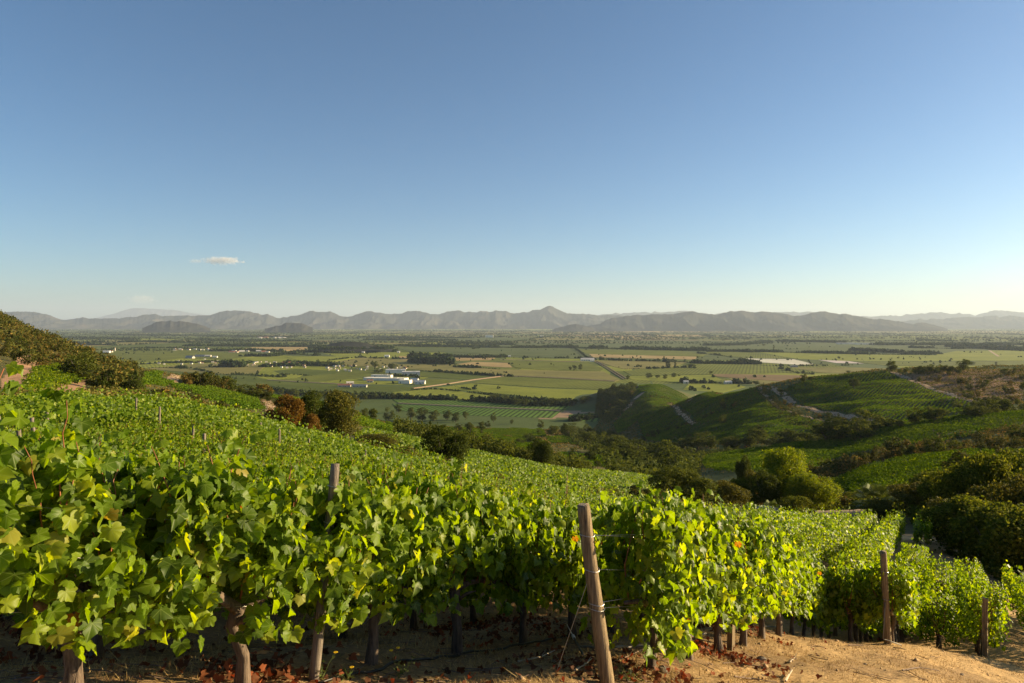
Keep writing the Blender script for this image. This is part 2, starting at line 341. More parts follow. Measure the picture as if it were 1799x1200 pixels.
# ------------------------------------------------------------------ ground sheet
th = np.unique(np.round(np.concatenate([np.arange(-180, -46, 4), np.arange(-46, 46, .16), np.arange(46, 180.1, 4)]), 4)); th = th[th < 179.9]
rr = np.unique(np.concatenate([[.3], np.exp(np.arange(math.log(.5), math.log(1900), .0155)), np.exp(np.linspace(math.log(1900), math.log(60000), 50))]))
TH, RR = np.meshgrid(np.radians(th), rr)
GX, GY = RR * np.sin(TH), RR * np.cos(TH); GZ = ground(GX, GY)
nT, nR = len(th), len(rr)
ii, jj = np.meshgrid(np.arange(nR - 1), np.arange(nT), indexing='ij'); j2 = (jj + 1) % nT
GF = np.stack([ii * nT + jj, ii * nT + j2, (ii + 1) * nT + j2, (ii + 1) * nT + jj], -1).reshape(-1, 4)
# ground cover colours, by place
GP = np.where(GY > 1, GX / np.maximum(GY, 1) * FP + 899.5, np.where(GX > 0, 3000, -1500))
cov = np.zeros(GX.shape + (4,)); cov[..., 3] = 1
cov[..., :3] = (.085, .082, .028)
nn = fbm(GX / 25, GY / 25, 4, 5)[..., None]
cov[..., :3] += nn * np.array([.06, .03, .01])
def paint(mask, c): 
    mask = np.asarray(mask, float)[..., None]; cov[..., :3] = cov[..., :3] * (1 - mask) + np.array(c) * mask
paint(1 - sstep(48, 62, GY), (.46, .30, .14))
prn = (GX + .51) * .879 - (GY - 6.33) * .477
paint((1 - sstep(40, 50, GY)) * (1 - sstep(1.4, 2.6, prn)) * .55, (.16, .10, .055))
paint(((fbm(GX * .7, GY * .7, 4, 31) > .06) & (RR < 40)) * .45, (.17, .105, .06))
paint(sstep(0, 14, -(GZ - VALLEY - 14)), (.075, .105, .028))
BARE = [(hits(p, 60), c) for p, c in [
    ([(0,668),(20,650),(28,628),(45,622),(70,635),(92,640),(80,650),(55,660),(35,690),(0,690)], (.36, .21, .12)),
    ([(25,690),(50,652),(100,640),(150,662),(150,690),(60,712)], (.34, .20, .11)),
    ([(1590,660),(1620,652),(1700,649),(1799,648),(1799,700),(1780,712),(1720,702),(1640,680)], (.27, .155, .085)),
    ([(1440,835),(1470,820),(1500,826),(1470,845)], (.3, .19, .11)), ([(1340,895),(1480,885),(1560,893),(1600,905),(1420,912)], (.33, .20, .12)),
    ([(930,728),(1000,722),(1050,724),(1040,732),(950,736)], (.30, .20, .12))]]
for q, c in BARE: paint(inpoly(GX, GY, q), c)
knoll = [(U(px) * y, y) for px, y in [(1045,1130),(1050,1330),(1120,1330),(1112,1180),(1095,1090),(1068,1020)]]
paint(inpoly(GX, GY, knoll), (.06, .062, .028))
paint((GP > 1120) & (GY > 400) & (GY < 1200) & (GZ > VALLEY + 3) & ~inpoly(GX, GY, BARE[2][0]), (.055, .085, .022))
paint((GP > 1180) & (GY > 105) & (GY < 345), (.06, .08, .024))
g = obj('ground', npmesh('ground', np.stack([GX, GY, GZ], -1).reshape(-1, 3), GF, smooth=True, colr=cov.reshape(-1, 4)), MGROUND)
tag(g, kind='structure')

# ------------------------------------------------------------------ valley fields and tracks
def M_field(name, c1, c2, stripes=0, az=0.0, dark=.55):
    m, nt, nd, lk, b = new_mat(name); ge = nd.new('ShaderNodeNewGeometry')
    n = nd.new('ShaderNodeTexNoise'); n.inputs['Scale'].default_value = .006; n.inputs['Detail'].default_value = 10; n.inputs['Roughness'].default_value = .65
    lk.new(ge.outputs['Position'], n.inputs['Vector']); r = ramp(nd, [(.36, tuple(v * .82 for v in c1)), (.64, tuple(v * 1.1 for v in c2))]); n.inputs['Distortion'].default_value = .4
    n2 = nd.new('ShaderNodeTexNoise'); n2.inputs['Scale'].default_value = .045; n2.inputs['Detail'].default_value = 8; n2.inputs['Roughness'].default_value = .75; lk.new(ge.outputs['Position'], n2.inputs['Vector'])
    av = nd.new('ShaderNodeMath'); av.operation = 'MULTIPLY_ADD'; av.inputs[1].default_value = .45; lk.new(n2.outputs['Fac'], av.inputs[0]); sc_ = nd.new('ShaderNodeMath'); sc_.operation = 'MULTIPLY'; sc_.inputs[1].default_value = .55; lk.new(n.outputs['Fac'], sc_.inputs[0]); lk.new(sc_.outputs[0], av.inputs[2])
    lk.new(av.outputs[0], r.inputs[0]); c = r.outputs[0]
    if stripes:
        mp = nd.new('ShaderNodeMapping'); mp.inputs['Rotation'].default_value = (0, 0, R(az)); lk.new(ge.outputs['Position'], mp.inputs[0])
        w = nd.new('ShaderNodeTexWave'); w.inputs['Scale'].default_value = 1 / (20 * stripes / (2 * math.pi) / 1.0) * 1.0
        w.inputs['Distortion'].default_value = 1.0; w.inputs['Detail Scale'].default_value = .02; lk.new(mp.outputs[0], w.inputs['Vector'])
        mr = nd.new('ShaderNodeMapRange'); mr.inputs[1].default_value = .2; mr.inputs[2].default_value = .6; mr.inputs[3].default_value = dark; mr.inputs[4].default_value = 1.1
        lk.new(w.outputs['Fac'], mr.inputs[0]); vm = nd.new('ShaderNodeVectorMath'); vm.operation = 'SCALE'; lk.new(c, vm.inputs[0]); lk.new(mr.outputs[0], vm.inputs['Scale']); c = vm.outputs[0]
    lk.new(c, b.inputs['Base Color']); b.inputs['Roughness'].default_value = 1; b.inputs['Specular IOR Level'].default_value = .05; return m
FM = {'G': M_field('green_crop', (.105, .125, .022), (.155, .17, .03), 11.0, 20, .72), 'H': M_field('deep_green_crop', (.07, .095, .018), (.105, .125, .025)),
      'Y': M_field('yellow_green_crop', (.17, .20, .03), (.23, .24, .036), 13.0, -30, .78), 'C': M_field('ochre_crop', (.15, .145, .045), (.22, .19, .06)),
      'D': M_field('stubble', (.30, .21, .09), (.40, .29, .13)), 'E': M_field('olive_crop', (.075, .10, .035), (.105, .125, .042)),
      'B': M_field('brown_crop', (.17, .115, .06), (.23, .155, .075)), 'W': M_field('plastic_cover', (.50, .47, .36), (.66, .62, .50)),
      'P': M_field('pink_cover', (.50, .42, .38), (.62, .52, .47)), 'K': M_field('dark_plot', (.03, .025, .02), (.06, .045, .035)),
      'V': M_field('row_crop', (.075, .14, .028), (.105, .17, .032), 9.0, 12, .35)}
def slab(poly, h, bottom=-1.5):
    n = len(poly); top = [(x, y, VALLEY + h) for x, y in poly]; bot = [(x, y, VALLEY + bottom) for x, y in poly]
    me = bpy.data.meshes.new('field'); me.from_pydata(top + bot, [], [tuple(range(n))] + [(i, (i+1) % n, n+(i+1) % n, n+i)[::-1] for i in range(n)]); me.update(); return me
def zoff(Y): return .12 + Y * 8e-5
# patchwork of farm plots over the whole valley
def split(x0, x1, y0, y1, out, d=0):
    w, h = x1 - x0, y1 - y0; lim = 300 + .07 * max(y0, 0)
    if (w < lim * 1.3 and h < lim * 1.0) or (d > 4 and random.random() < .12): out.append((x0, x1, y0, y1)); return
    t = random.uniform(.35, .65)
    if w > h * 1.3: split(x0, x0 + w * t, y0, y1, out, d + 1); split(x0 + w * t, x1, y0, y1, out, d + 1)
    else: split(x0, x1, y0, y0 + h * t, out, d + 1); split(x0, x1, y0 + h * t, y1, out, d + 1)
plots = []; split(-17000, 19000, 900, 26000, plots)
ca_, sa_ = math.cos(R(-9)), math.sin(R(-9))
TREEL = []   # (p0, p1, height, density) tree belts between plots
acc = {}
for (x0, x1, y0, y1) in plots:
    q = [(x * ca_ - y * sa_, x * sa_ + y * ca_) for x, y in [(x0, y0), (x1, y0), (x1, y1), (x0, y1)]]
    cx = sum(p[0] for p in q) / 4; cy = sum(p[1] for p in q) / 4
    if cy < 1700 or abs(cx / cy) > .86: continue
    k = random.choices('GHYCEDB', [5, 4, 3, 4, 5, 1.1, .6])[0]
    acc.setdefault(k, []).append([(cx + (x - cx) * .985, cy + (y - cy) * .985) for x, y in q])
    for a, b_ in ((0, 1), (1, 2)):
        if random.random() < (.88 if cy > 4200 else .3): TREEL.append((q[a], q[b_], random.uniform(7, 16), random.uniform(.5, 1)))
for k, L in acc.items():
    V = []; F = []
    for q in L:
        o_ = len(V); V += [(x, y, VALLEY + .05 + y * 3e-5) for x, y in q]; F.append((o_, o_+1, o_+2, o_+3))
    tag(obj('farm_plots', npmesh('farm_plots', V, F), FM[k]), kind='structure')
FIELDS = [('G',[(185,637),(130,613),(205,611),(378,617),(470,624),(400,632),(330,629),(290,634),(205,641)]),
 ('C',[(258,648),(330,640),(395,638),(460,647),(455,656),(405,658),(370,657),(300,652)]), ('H',[(355,658),(460,660),(560,672),(600,674),(590,690),(500,697),(440,690),(400,680)]),
 ('Y',[(450,652),(495,648),(540,655),(520,665),(470,668),(450,662)]), ('H',[(480,652),(520,648),(590,652),(590,657),(550,660),(490,656)]),
 ('G',[(470,668),(560,659),(655,650),(700,652),(680,662),(600,668),(560,672)]), ('D',[(445,610),(540,610),(540,614),(500,617),(420,615)]),
 ('Y',[(500,627),(560,626),(630,628),(600,633),(575,637),(530,635)]), ('C',[(575,637),(640,628),(720,632),(800,634),(800,642),(690,645),(620,644)]),
 ('D',[(700,626),(722,626),(722,633),(705,632)]), ('D',[(795,627),(870,629),(862,633),(800,634)]), ('D',[(803,640),(830,636),(893,638),(900,646),(870,645),(810,641)]),
 ('E',[(700,612),(1000,611),(1020,627),(1000,630),(880,624),(800,619),(720,618)]), ('Y',[(890,628),(1025,632),(1025,636),(885,632)]),
 ('G',[(860,633),(890,633),(1030,637),(1060,648),(1055,652),(950,650),(905,646),(895,638)]),
 ('C',[(735,650),(690,647),(720,643),(810,643),(870,649),(1000,652),(1060,653),(1090,668),(1080,671),(885,660),(800,655)]),
 ('H',[(735,653),(800,656),(880,661),(830,668),(740,662)]), ('G',[(735,665),(828,669),(800,674),(750,679),(725,672)]),
 ('G',[(850,667),(885,662),(1080,672),(1065,685),(960,681),(830,673)]), ('Y',[(765,682),(828,674),(960,683),(1064,686),(1045,704),(1000,706),(890,693)]),
 ('Y',[(690,690),(760,683),(830,690),(870,697),(860,704),(760,700),(690,698)]), ('H',[(500,676),(600,677),(720,680),(755,682),(690,689),(600,692),(590,690)]),
 ('G',[(1015,614),(1180,616),(1245,622),(1230,627),(1100,624),(1030,622)]), ('D',[(1035,622),(1110,624),(1225,627),(1220,632),(1140,630),(1040,628)]),
 ('C',[(1045,634),(1210,636),(1180,645),(1100,649),(1080,645)]), ('G',[(1095,652),(1180,647),(1215,640),(1260,640),(1400,646),(1400,655),(1300,657),(1110,660)]),
 ('B',[(1250,657),(1420,660),(1400,672),(1260,662)]), ('Y',[(1100,661),(1248,659),(1270,668),(1200,672),(1110,667)]), ('G',[(1235,618),(1320,618),(1390,630),(1310,630),(1250,622)]),
 ('Y',[(1325,618),(1500,623),(1640,624),(1680,617),(1799,615),(1850,616),(1850,634),(1500,635),(1400,631)]), ('W',[(1310,630),(1395,631.5),(1430,640),(1400,641),(1340,637)]),
 ('P',[(1432,631.5),(1480,633),(1518,639),(1470,638)]), ('E',[(1396,632),(1431,632),(1468,638.5),(1450,641),(1432,640)]), ('C',[(1390,646),(1500,646),(1560,648),(1500,657),(1440,655)]),
 ('G',[(1500,636),(1850,635),(1850,642),(1560,643)]), ('Y',[(1560,643.5),(1850,642.5),(1850,648),(1600,649)]), ('Y',[(1210,675),(1290,674),(1310,680),(1270,690),(1200,685)]),
 ('V',[(690,702),(860,705.5),(930,708),(1005,712),(988,722),(845,716),(700,709)]), ('V',[(690,710),(845,717),(985,723.5),(970,735),(840,731),(700,722)]),
 ('V',[(1000,729),(1050,725),(1075,727),(1080,735),(1040,741),(1000,738)]), ('K',[(1025,719),(1045,718),(1050,723),(1022,725)]), ('E',[(330,617),(560,619),(590,626),(520,626),(470,622)]),
 ('C',[(410,641),(450,640),(470,643),(460,648)])]
for n, (k, pts) in enumerate(FIELDS):
    q = [valley_pt(*p) for p in pts]; cy = sum(p[1] for p in q) / len(q)
    tag(obj('field', slab(q, .25 + .00022 * cy + .01 * (n % 5)), FM[k]), kind='structure')
TRK = []
def near_track(x, y, pad=2.2):
    m = np.zeros(len(x), bool)
    for q, w in TRK:
        for a, b in zip(q[:-1], q[1:]):
            ab = b - a; t = np.clip(((x - a[0]) * ab[0] + (y - a[1]) * ab[1]) / (ab @ ab + 1e-9), 0, 1); m |= np.hypot(x - a[0] - ab[0] * t, y - a[1] - ab[1] * t) < w / 2 + pad
    return m
def ribbon(pts, w, mat, lift, name='dirt_track', step=3.0, flat=False):
    pts = np.asarray(pts, float); d = np.r_[0, np.cumsum(np.linalg.norm(np.diff(pts, axis=0), axis=1))]
    n = max(3, int(d[-1] / step)); t = np.linspace(0, d[-1], n); x = np.interp(t, d, pts[:, 0]); y = np.interp(t, d, pts[:, 1])
    tx = np.gradient(x); ty = np.gradient(y); L = np.hypot(tx, ty) + 1e-9; px, py = -ty / L, tx / L; V = []
    for s in (-1, -.5, 0, .5, 1):
        wj = w / 2 * (1 + .25 * fbm(t / 9, t * 0 + s * 7, 2, 8)); X = x + px * s * wj; Y = y + py * s * wj
        Z = (np.full(n, VALLEY) if flat else ground(X, Y)) + lift * (1 if abs(s) < 1 else .3); V.append(np.c_[X, Y, Z])
    V = np.array(V); i, j = np.meshgrid(np.arange(4), np.arange(n - 1), indexing='ij')
    F = np.stack([i*n+j, i*n+j+1, (i+1)*n+j+1, (i+1)*n+j], -1).reshape(-1, 4)
    return tag(obj(name, npmesh(name, V.reshape(-1, 3), F, smooth=True), mat), kind='structure')
for pts, w, y0 in [([(467,703),(472,708),(477,715),(480,723)], 4, 120), ([(309,659),(304,666),(303,673)], 4, 150),
    ([(1332,679),(1340,690),(1350,700),(1363,712),(1375,721),(1400,728),(1430,737),(1480,747)], 4, 350), ([(1352,680),(1375,692),(1388,705),(1405,715),(1430,720),(1470,728),(1500,735),(1530,745),(1550,752),(1568,760)], 7, 350),
    ([(1568,654),(1580,659),(1600,668),(1630,680),(1660,690),(1690,700),(1720,708),(1745,716)], 6, 350), ([(1177,708),(1190,720),(1205,732),(1222,744)], 5, 350), ([(1224,694),(1212,704)], 6, 700),
    ([(1130,690),(1115,702),(1105,715),(1095,722)], 7, 700), ([(1010,752),(1018,760),(1026,768)], 5, 300), ([(340,692),(365,701),(385,708)], 3, 130)]:
    TRK.append((hits(pts, y0), w)); ribbon(hits(pts, y0), w, MTRACK, .35 if y0 > 300 else .2)
for pts, w in [([(725,683),(780,676),(830,668),(885,661)], 12), ([(470,668),(530,672),(590,675),(650,677)], 8), ([(885,661),(980,664.5),(1080,670)], 6), ([(1043,634),(1063,646),(1096,667)], 2.5), ([(1048,634),(1069,646),(1101,666)], 2.5), ([(700,709.5),(845,716.5),(985,722.7)], 6),
               ([(880,632),(1025,636.3)], 12), ([(1738,616),(1755,627)], 14), ([(700,600),(1100,602)], 25)]:
    ribbon([valley_pt(*p) for p in pts], w, MTRACK, 2.0 if w < 20 else 2.5, step=40, flat=True)

# ------------------------------------------------------------------ leaf and plant builders
_half = [(.02,-.07),(.12,-.25),(.24,-.30),(.37,-.24),(.45,-.10),(.42,.04),(.53,.14),(.54,.29),(.46,.34),(.36,.33),(.34,.46),(.22,.56),(.10,.68)]
_out = _half + [(0, .80)] + [(-x, y) for x, y in _half[::-1]]
def leaf_tpl(seed, s):
    g = np.random.default_rng(seed); P = np.array([(0, 0)] + s); x, y = P[:, 0], P[:, 1]
    fold, droop, curl = g.uniform(-.3, .7), g.uniform(.2, 1.0), g.uniform(-.2, .8)
    z = fold * np.abs(x) - droop * np.maximum(y, 0) ** 2 - curl * x * x * 1.5 + g.uniform(-.05, .05, len(x)); z[0] = 0
    y2 = y * (1 - .12 * droop); n = len(s)
    return np.c_[x, y2, z], np.array([(0, i + 1, (i + 1) % n + 1) for i in range(n)]), P
TPL = [leaf_tpl(i, _out) for i in range(10)]
_small = [(.03,-.1),(.30,-.27),(.45,-.08),(.50,.25),(.28,.33),(0,.75),(-.28,.33),(-.50,.25),(-.45,-.08),(-.30,-.27)]
TPS = [leaf_tpl(i + 20, _small) for i in range(4)]
_q = [(0,-.3),(.45,.05),(.1,.7),(-.4,.25)]
def quad_tpl(seed):
    g = np.random.default_rng(seed); P = np.array(_q) + g.uniform(-.08, .08, (4, 2)); return np.c_[P, g.uniform(-.15, .15, 4)], np.array([(0, 1, 2, 3)]), P
TPQ = [quad_tpl(i) for i in range(4)]
def norm(a): return a / (np.linalg.norm(a, axis=-1, keepdims=True) + 1e-9)
def leaves(pos, nrm, tip, size, tpls, g):
    """one leaf per point: blade normal nrm, tip direction tip"""
    pos = np.asarray(pos, float); n = norm(nrm); t = norm(tip - n * np.sum(tip * n, -1, keepdims=True)); s = np.cross(t, n)
    k = g.integers(0, len(tpls), len(pos)); Vs = []; Fs = []; UV = []; off = 0
    for i, (tv, tf, tp) in enumerate(tpls):
        m = np.nonzero(k == i)[0]
        if not len(m): continue
        sz = np.asarray(size)[m][:, None, None] if np.ndim(size) else size
        v = pos[m][:, None] + (s[m][:, None] * tv[None, :, 0:1] + t[m][:, None] * tv[None, :, 1:2] + n[m][:, None] * tv[None, :, 2:3]) * sz
        Vs.append(v.reshape(-1, 3)); nv = len(tv)
        Fs.append((tf[None] + (np.arange(len(m)) * nv)[:, None, None] + off).reshape(-1, tf.shape[1])); UV.append(np.tile(tp, (len(m), 1))); off += nv * len(m)
    return np.concatenate(Vs), np.concatenate(Fs), np.concatenate(UV)
def rnd3(g, n): return norm(g.normal(size=(n, 3)))
def crown(seed, rad, nlobe, nleaf, lsize, zc=0.0, flat=.0, hollow=.75, pointy=0.0):
    """crown of many leaf-sized faces gathered round uneven lobes"""
    g = np.random.default_rng(seed); rad = np.array(rad, float)
    d = rnd3(g, nlobe); rl = g.uniform(.15, 1, nlobe) ** .5 * .82; c = d * rl[:, None] * rad
    if flat: c[:, 2] = np.maximum(c[:, 2], -rad[2] * flat)
    if pointy: c[:, :2] *= (1 - pointy * (c[:, 2:3] / rad[2] * .5 + .5))
    lr = g.uniform(.18, .44, nlobe) * rad.mean()
    w = lr ** 2; k = g.choice(nlobe, nleaf, p=w / w.sum()); dd = rnd3(g, nleaf)
    dd[:, 2] = np.where((dd[:, 2] < 0) & (g.random(nleaf) < .45), -dd[:, 2], dd[:, 2])
    r = lr[k] * (hollow + (1 - hollow) * g.random(nleaf) + .34 * g.random(nleaf) * (g.random(nleaf) < .22))
    p = c[k] + dd * r[:, None] * np.array([1, 1, .85]); p[:, 2] += zc
    nr = norm(dd + .75 * g.normal(size=dd.shape)); tp = rnd3(g, nleaf) + np.array([0, 0, -.4])
    return leaves(p, nr, tp, lsize * g.uniform(.6, 1.35, nleaf), TPQ, g)
def trunk_mb(h, r, spread, n=5, seed=0, fork=.4):
    g = np.random.default_rng(seed); mb = MB(); L = [(0, 0, -.3)] + [(g.normal() * .05 * h * t, g.normal() * .05 * h * t, h * t) for t in (.15, .3, fork)]
    mb.tube(L, [r * 1.4, r, r * .85, r * .7], 8, .15, seed=seed); top = np.array(L[-1])
    for k in range(n):
        a = 2 * math.pi * k / n + g.uniform(-.4, .4); e = np.array([math.cos(a) * spread, math.sin(a) * spread, h * g.uniform(.75, 1.0)])
        mid = top * .5 + e * .5 + np.array([math.cos(a) * spread * .2, math.sin(a) * spread * .2, 0])
        mb.tube([top - (0, 0, .1 * h), mid, e], [r * .5, r * .32, r * .1], 6, .1, seed=seed + k)
    return mb
TPROTO = {}
def tree_proto(key, h, w, mat, nlobe, nleaf, ls, name, seed, pointy=0, cb=.18, hollow=.7):
    rt = bpy.data.objects.new(name, None)
    V, F, uv = crown(seed, (w / 2, w / 2, h * (1 - cb) / 2), nlobe, nleaf, ls, zc=h * (1 + cb) / 2, pointy=pointy, hollow=hollow)
    cr = bpy.data.objects.new('crown' if name != 'shrub' else 'foliage', npmesh('crown', V, F)); cr.data.materials.append(mat)
    tm = trunk_mb(h * .8, h * .028 if name != 'shrub' else h * .02, w * .28, 5, seed, fork=.35 if name != 'shrub' else .12).mesh('trunk', True); tm.materials.append(MTRK)
    tk = bpy.data.objects.new('trunk' if name != 'shrub' else 'stems', tm)
    TPROTO[key] = (rt, [cr, tk], h, w)
def put(key, x, y, h, w=None, label='', cat='tree', group=None, z=None, sink=.15, rz=None):
    """a tree or shrub of prototype key, h metres tall and w metres wide"""
    rt, ch, H0, W0 = TPROTO[key]; w = w or h * W0 / H0
    r = rt.copy(); COL.objects.link(r); r.location = (x, y, (float(ground(x, y)) if z is None else z) - sink * (.3 + .03 * h))
    r.scale = (w / W0, w / W0, h / H0); r.rotation_euler = (0, 0, random.uniform(0, 6.28) if rz is None else rz)
    for c in ch: o = c.copy(); COL.objects.link(o); o.parent = r
    return tag(r, label, cat, group)
for i in range(5): tree_proto('round%d' % i, 8, 6.4, MT, 20, 2200, .36, 'tree', 40 + i, cb=-.04)
for i in range(3): tree_proto('tall%d' % i, 10, 5.5, MT, 22, 1500, .42, 'tree', 60 + i, pointy=.45, cb=-.02)
tree_proto('poplar', 18, 4, MT, 26, 1500, .6, 'poplar_tree', 70, pointy=.3, cb=.05)
for i in range(5): tree_proto('bush%d' % i, 3, 4.2, MB_, 16, 1200, .24, 'shrub', 80 + i, cb=-.12)
for i in range(3): tree_proto('gbush%d' % i, 3, 4.0, MT, 16, 1200, .24, 'shrub', 90 + i, cb=-.12)
tree_proto('N_big', 9, 9, MTB, 60, 30000, .19, 'tree', 101, cb=.05); tree_proto('N_dark', 6, 6.5, MT, 34, 16000, .16, 'tree', 102, cb=0)
tree_proto('N_rust', 3.4, 4.5, MTO, 26, 11000, .13, 'shrub', 103, cb=-.1); tree_proto('N_olive', 7, 5, MTL, 36, 14000, .14, 'tree', 104, pointy=.35, cb=.02)
for i in range(3): tree_proto('N_mid%d' % i, 5, 5.5, [MTH, MTL, MB_][i], 30, 14000, .16, 'tree', 105 + i, cb=-.05)
for i in range(3): tree_proto('N_bush%d' % i, 2.4, 3.6, [MT, MB_, MTL][i], 20, 6500, .13, 'shrub', 110 + i, cb=-.15)

# ------------------------------------------------------------------ mountains
MMT = None
def M_mountain():
    m, nt, nd, lk, b = new_mat('mountain_scrub'); ge = nd.new('ShaderNodeNewGeometry')
    n = nd.new('ShaderNodeTexNoise'); n.inputs['Scale'].default_value = .0012; n.inputs['Detail'].default_value = 10; n.inputs['Roughness'].default_value = .65
    lk.new(ge.outputs['Position'], n.inputs['Vector']); r = ramp(nd, [(.40, (.035, .038, .032)), (.60, (.06, .055, .044)), (.80, (.17, .12, .085))]); lk.new(n.outputs['Fac'], r.inputs[0])
    lk.new(r.outputs[0], b.inputs['Base Color']); b.inputs['Roughness'].default_value = 1; b.inputs['Specular IOR Level'].default_value = 0; return m
MMT = M_mountain()
def mountains(name, sky_, Y0, depth, seed, amp=1.0):
    px = np.array([p[0] for p in sky_]); py = np.array([p[1] for p in sky_], float)
    u = np.arange(px[0], px[-1] + .1, 1.3); crest = pchip(px, py, u) ; crest = crest + (np.abs(fbm(u / 22, u * 0, 4, seed)) * 9 - 1.6) * amp + fbm(u / 5, u * 0, 4, seed + 2) * 1.6 * amp
    T = np.linspace(0, 1.35, 60); V = []
    for t in T:
        Y = Y0 + depth * t; x = (u - 899.5) / FP * Y; H = (HY - crest) / FP * (Y0 + depth) - VALLEY
        if t <= 1: s = t ** 1.15
        else: s = 1 - (t - 1) / .35
        rd = 1 - np.abs(fbm(x / 900, (Y / 2600) + 0 * x, 6, seed + 5)) * 5; rd = np.clip(rd, 0, 1)
        rel = s * (1 - .85 * (1 - s) ** .8 * (1 - rd) * 1.6 * (t <= 1)) + .1 * fbm(x / 500, Y / 500 + 0 * x, 4, seed + 9) * np.minimum(s, 1 - s) * 3
        V.append(np.c_[x, np.full_like(x, Y), VALLEY - 4 + (H + 4) * np.clip(rel, 0, 1)])
    V = np.array(V); n = len(u); i, j = np.meshgrid(np.arange(len(T) - 1), np.arange(n - 1), indexing='ij')
    F = np.stack([i*n+j, i*n+j+1, (i+1)*n+j+1, (i+1)*n+j], -1).reshape(-1, 4)
    tag(obj(name, npmesh(name, V.reshape(-1, 3), F, smooth=True), MMT), kind='structure')
mountains('mountains', [(-260,575),(-150,560),(-60,556),(10,549),(50,548),(80,553),(115,563),(140,558),(170,560),(200,560),(240,556),(265,552),(300,555),(330,555),(365,555),(385,548),(400,546),(440,547),(470,553),(495,558),(520,553),(550,547),(580,548),(600,556),(610,557),(650,547),(680,552),(700,551),(730,546),(750,549),(765,551),(800,545),(820,548),(880,546),(900,549),(920,548),(942,545),(965,538),(984,546),(1000,551),(1030,552),(1060,553),(1100,556),(1160,572),(1200,576)], 20500, 3600, 3)
mountains('mountains', [(1020,577),(1040,572),(1080,558),(1110,553),(1150,553),(1190,550),(1215,547),(1240,550),(1260,552),(1280,548),(1300,546),(1340,548),(1370,550),(1390,554),(1410,552),(1430,549),(1450,548),(1470,549),(1500,555),(1530,560),(1560,562),(1600,567),(1620,567),(1640,571),(1665,579)], 14500, 2600, 33)
mountains('mountains', [(1000,572),(1060,551),(1100,550),(1150,548),(1200,547),(1250,551),(1330,550),(1400,548),(1450,549),(1520,556),(1560,555),(1600,552),(1650,549),(1680,550),(1710,553),(1750,546),(1799,549),(1860,546),(1950,552),(2100,560)], 31000, 4500, 53)
mountains('mountains', [(1500,572),(1560,566),(1600,562),(1650,560),(1700,558),(1760,555),(1799,557),(1880,553),(2000,560),(2100,570)], 22000, 3000, 63)
mountains('mountains', [(60,566),(150,562),(200,550),(240,541),(260,542),(300,544),(330,548),(370,555),(420,564)], 52000, 5000, 73, .4)
mountains('hills', [(250,577),(262,572),(275,566),(290,564),(320,565),(340,568),(362,575),(370,578)], 12300, 1000, 83)
mountains('hills', [(465,579),(490,572),(510,567),(530,569),(550,577)], 12000, 800, 93); mountains('hills', [(970,580),(995,573),(1010,570),(1028,573),(1045,579)], 14000, 700, 103)
mountains('hills', [(560,612),(585,603),(610,600),(635,601),(655,606),(680,611),(690,613)], 3600, 300, 113, .3)

# ------------------------------------------------------------------ far trees of the valley
def blob_trees(P, H, Wd, nf, seed, name, label, mat=MFT):
    """a mass of far trees, each a clump of leafy faces standing on the ground"""
    g = np.random.default_rng(seed); n = len(P); k = np.repeat(np.arange(n), nf); d = rnd3(g, n * nf); d[:, 2] = np.where(d[:, 2] < 0, -d[:, 2] * g.random(n*nf), d[:, 2])
    r = g.uniform(.55, 1.0, n * nf)[:, None]; P = np.asarray(P); H = np.asarray(H); Wd = np.asarray(Wd)
    pos = np.c_[P[k, 0] + d[:, 0] * r[:, 0] * Wd[k] / 2, P[k, 1] + d[:, 1] * r[:, 0] * Wd[k] / 2, P[k, 2] + H[k] * (.12 + .8 * d[:, 2] * r[:, 0])]
    # uneven outline: lower skirt and stray tufts
    V, F, _ = leaves(pos, norm(d + .5 * g.normal(size=d.shape)), rnd3(g, n*nf), .62 * Wd[k] * g.uniform(.6, 1.2, n * nf), TPQ, g)
    return tag(obj(name, npmesh(name, V, F), mat), label, 'trees', kind='stuff')
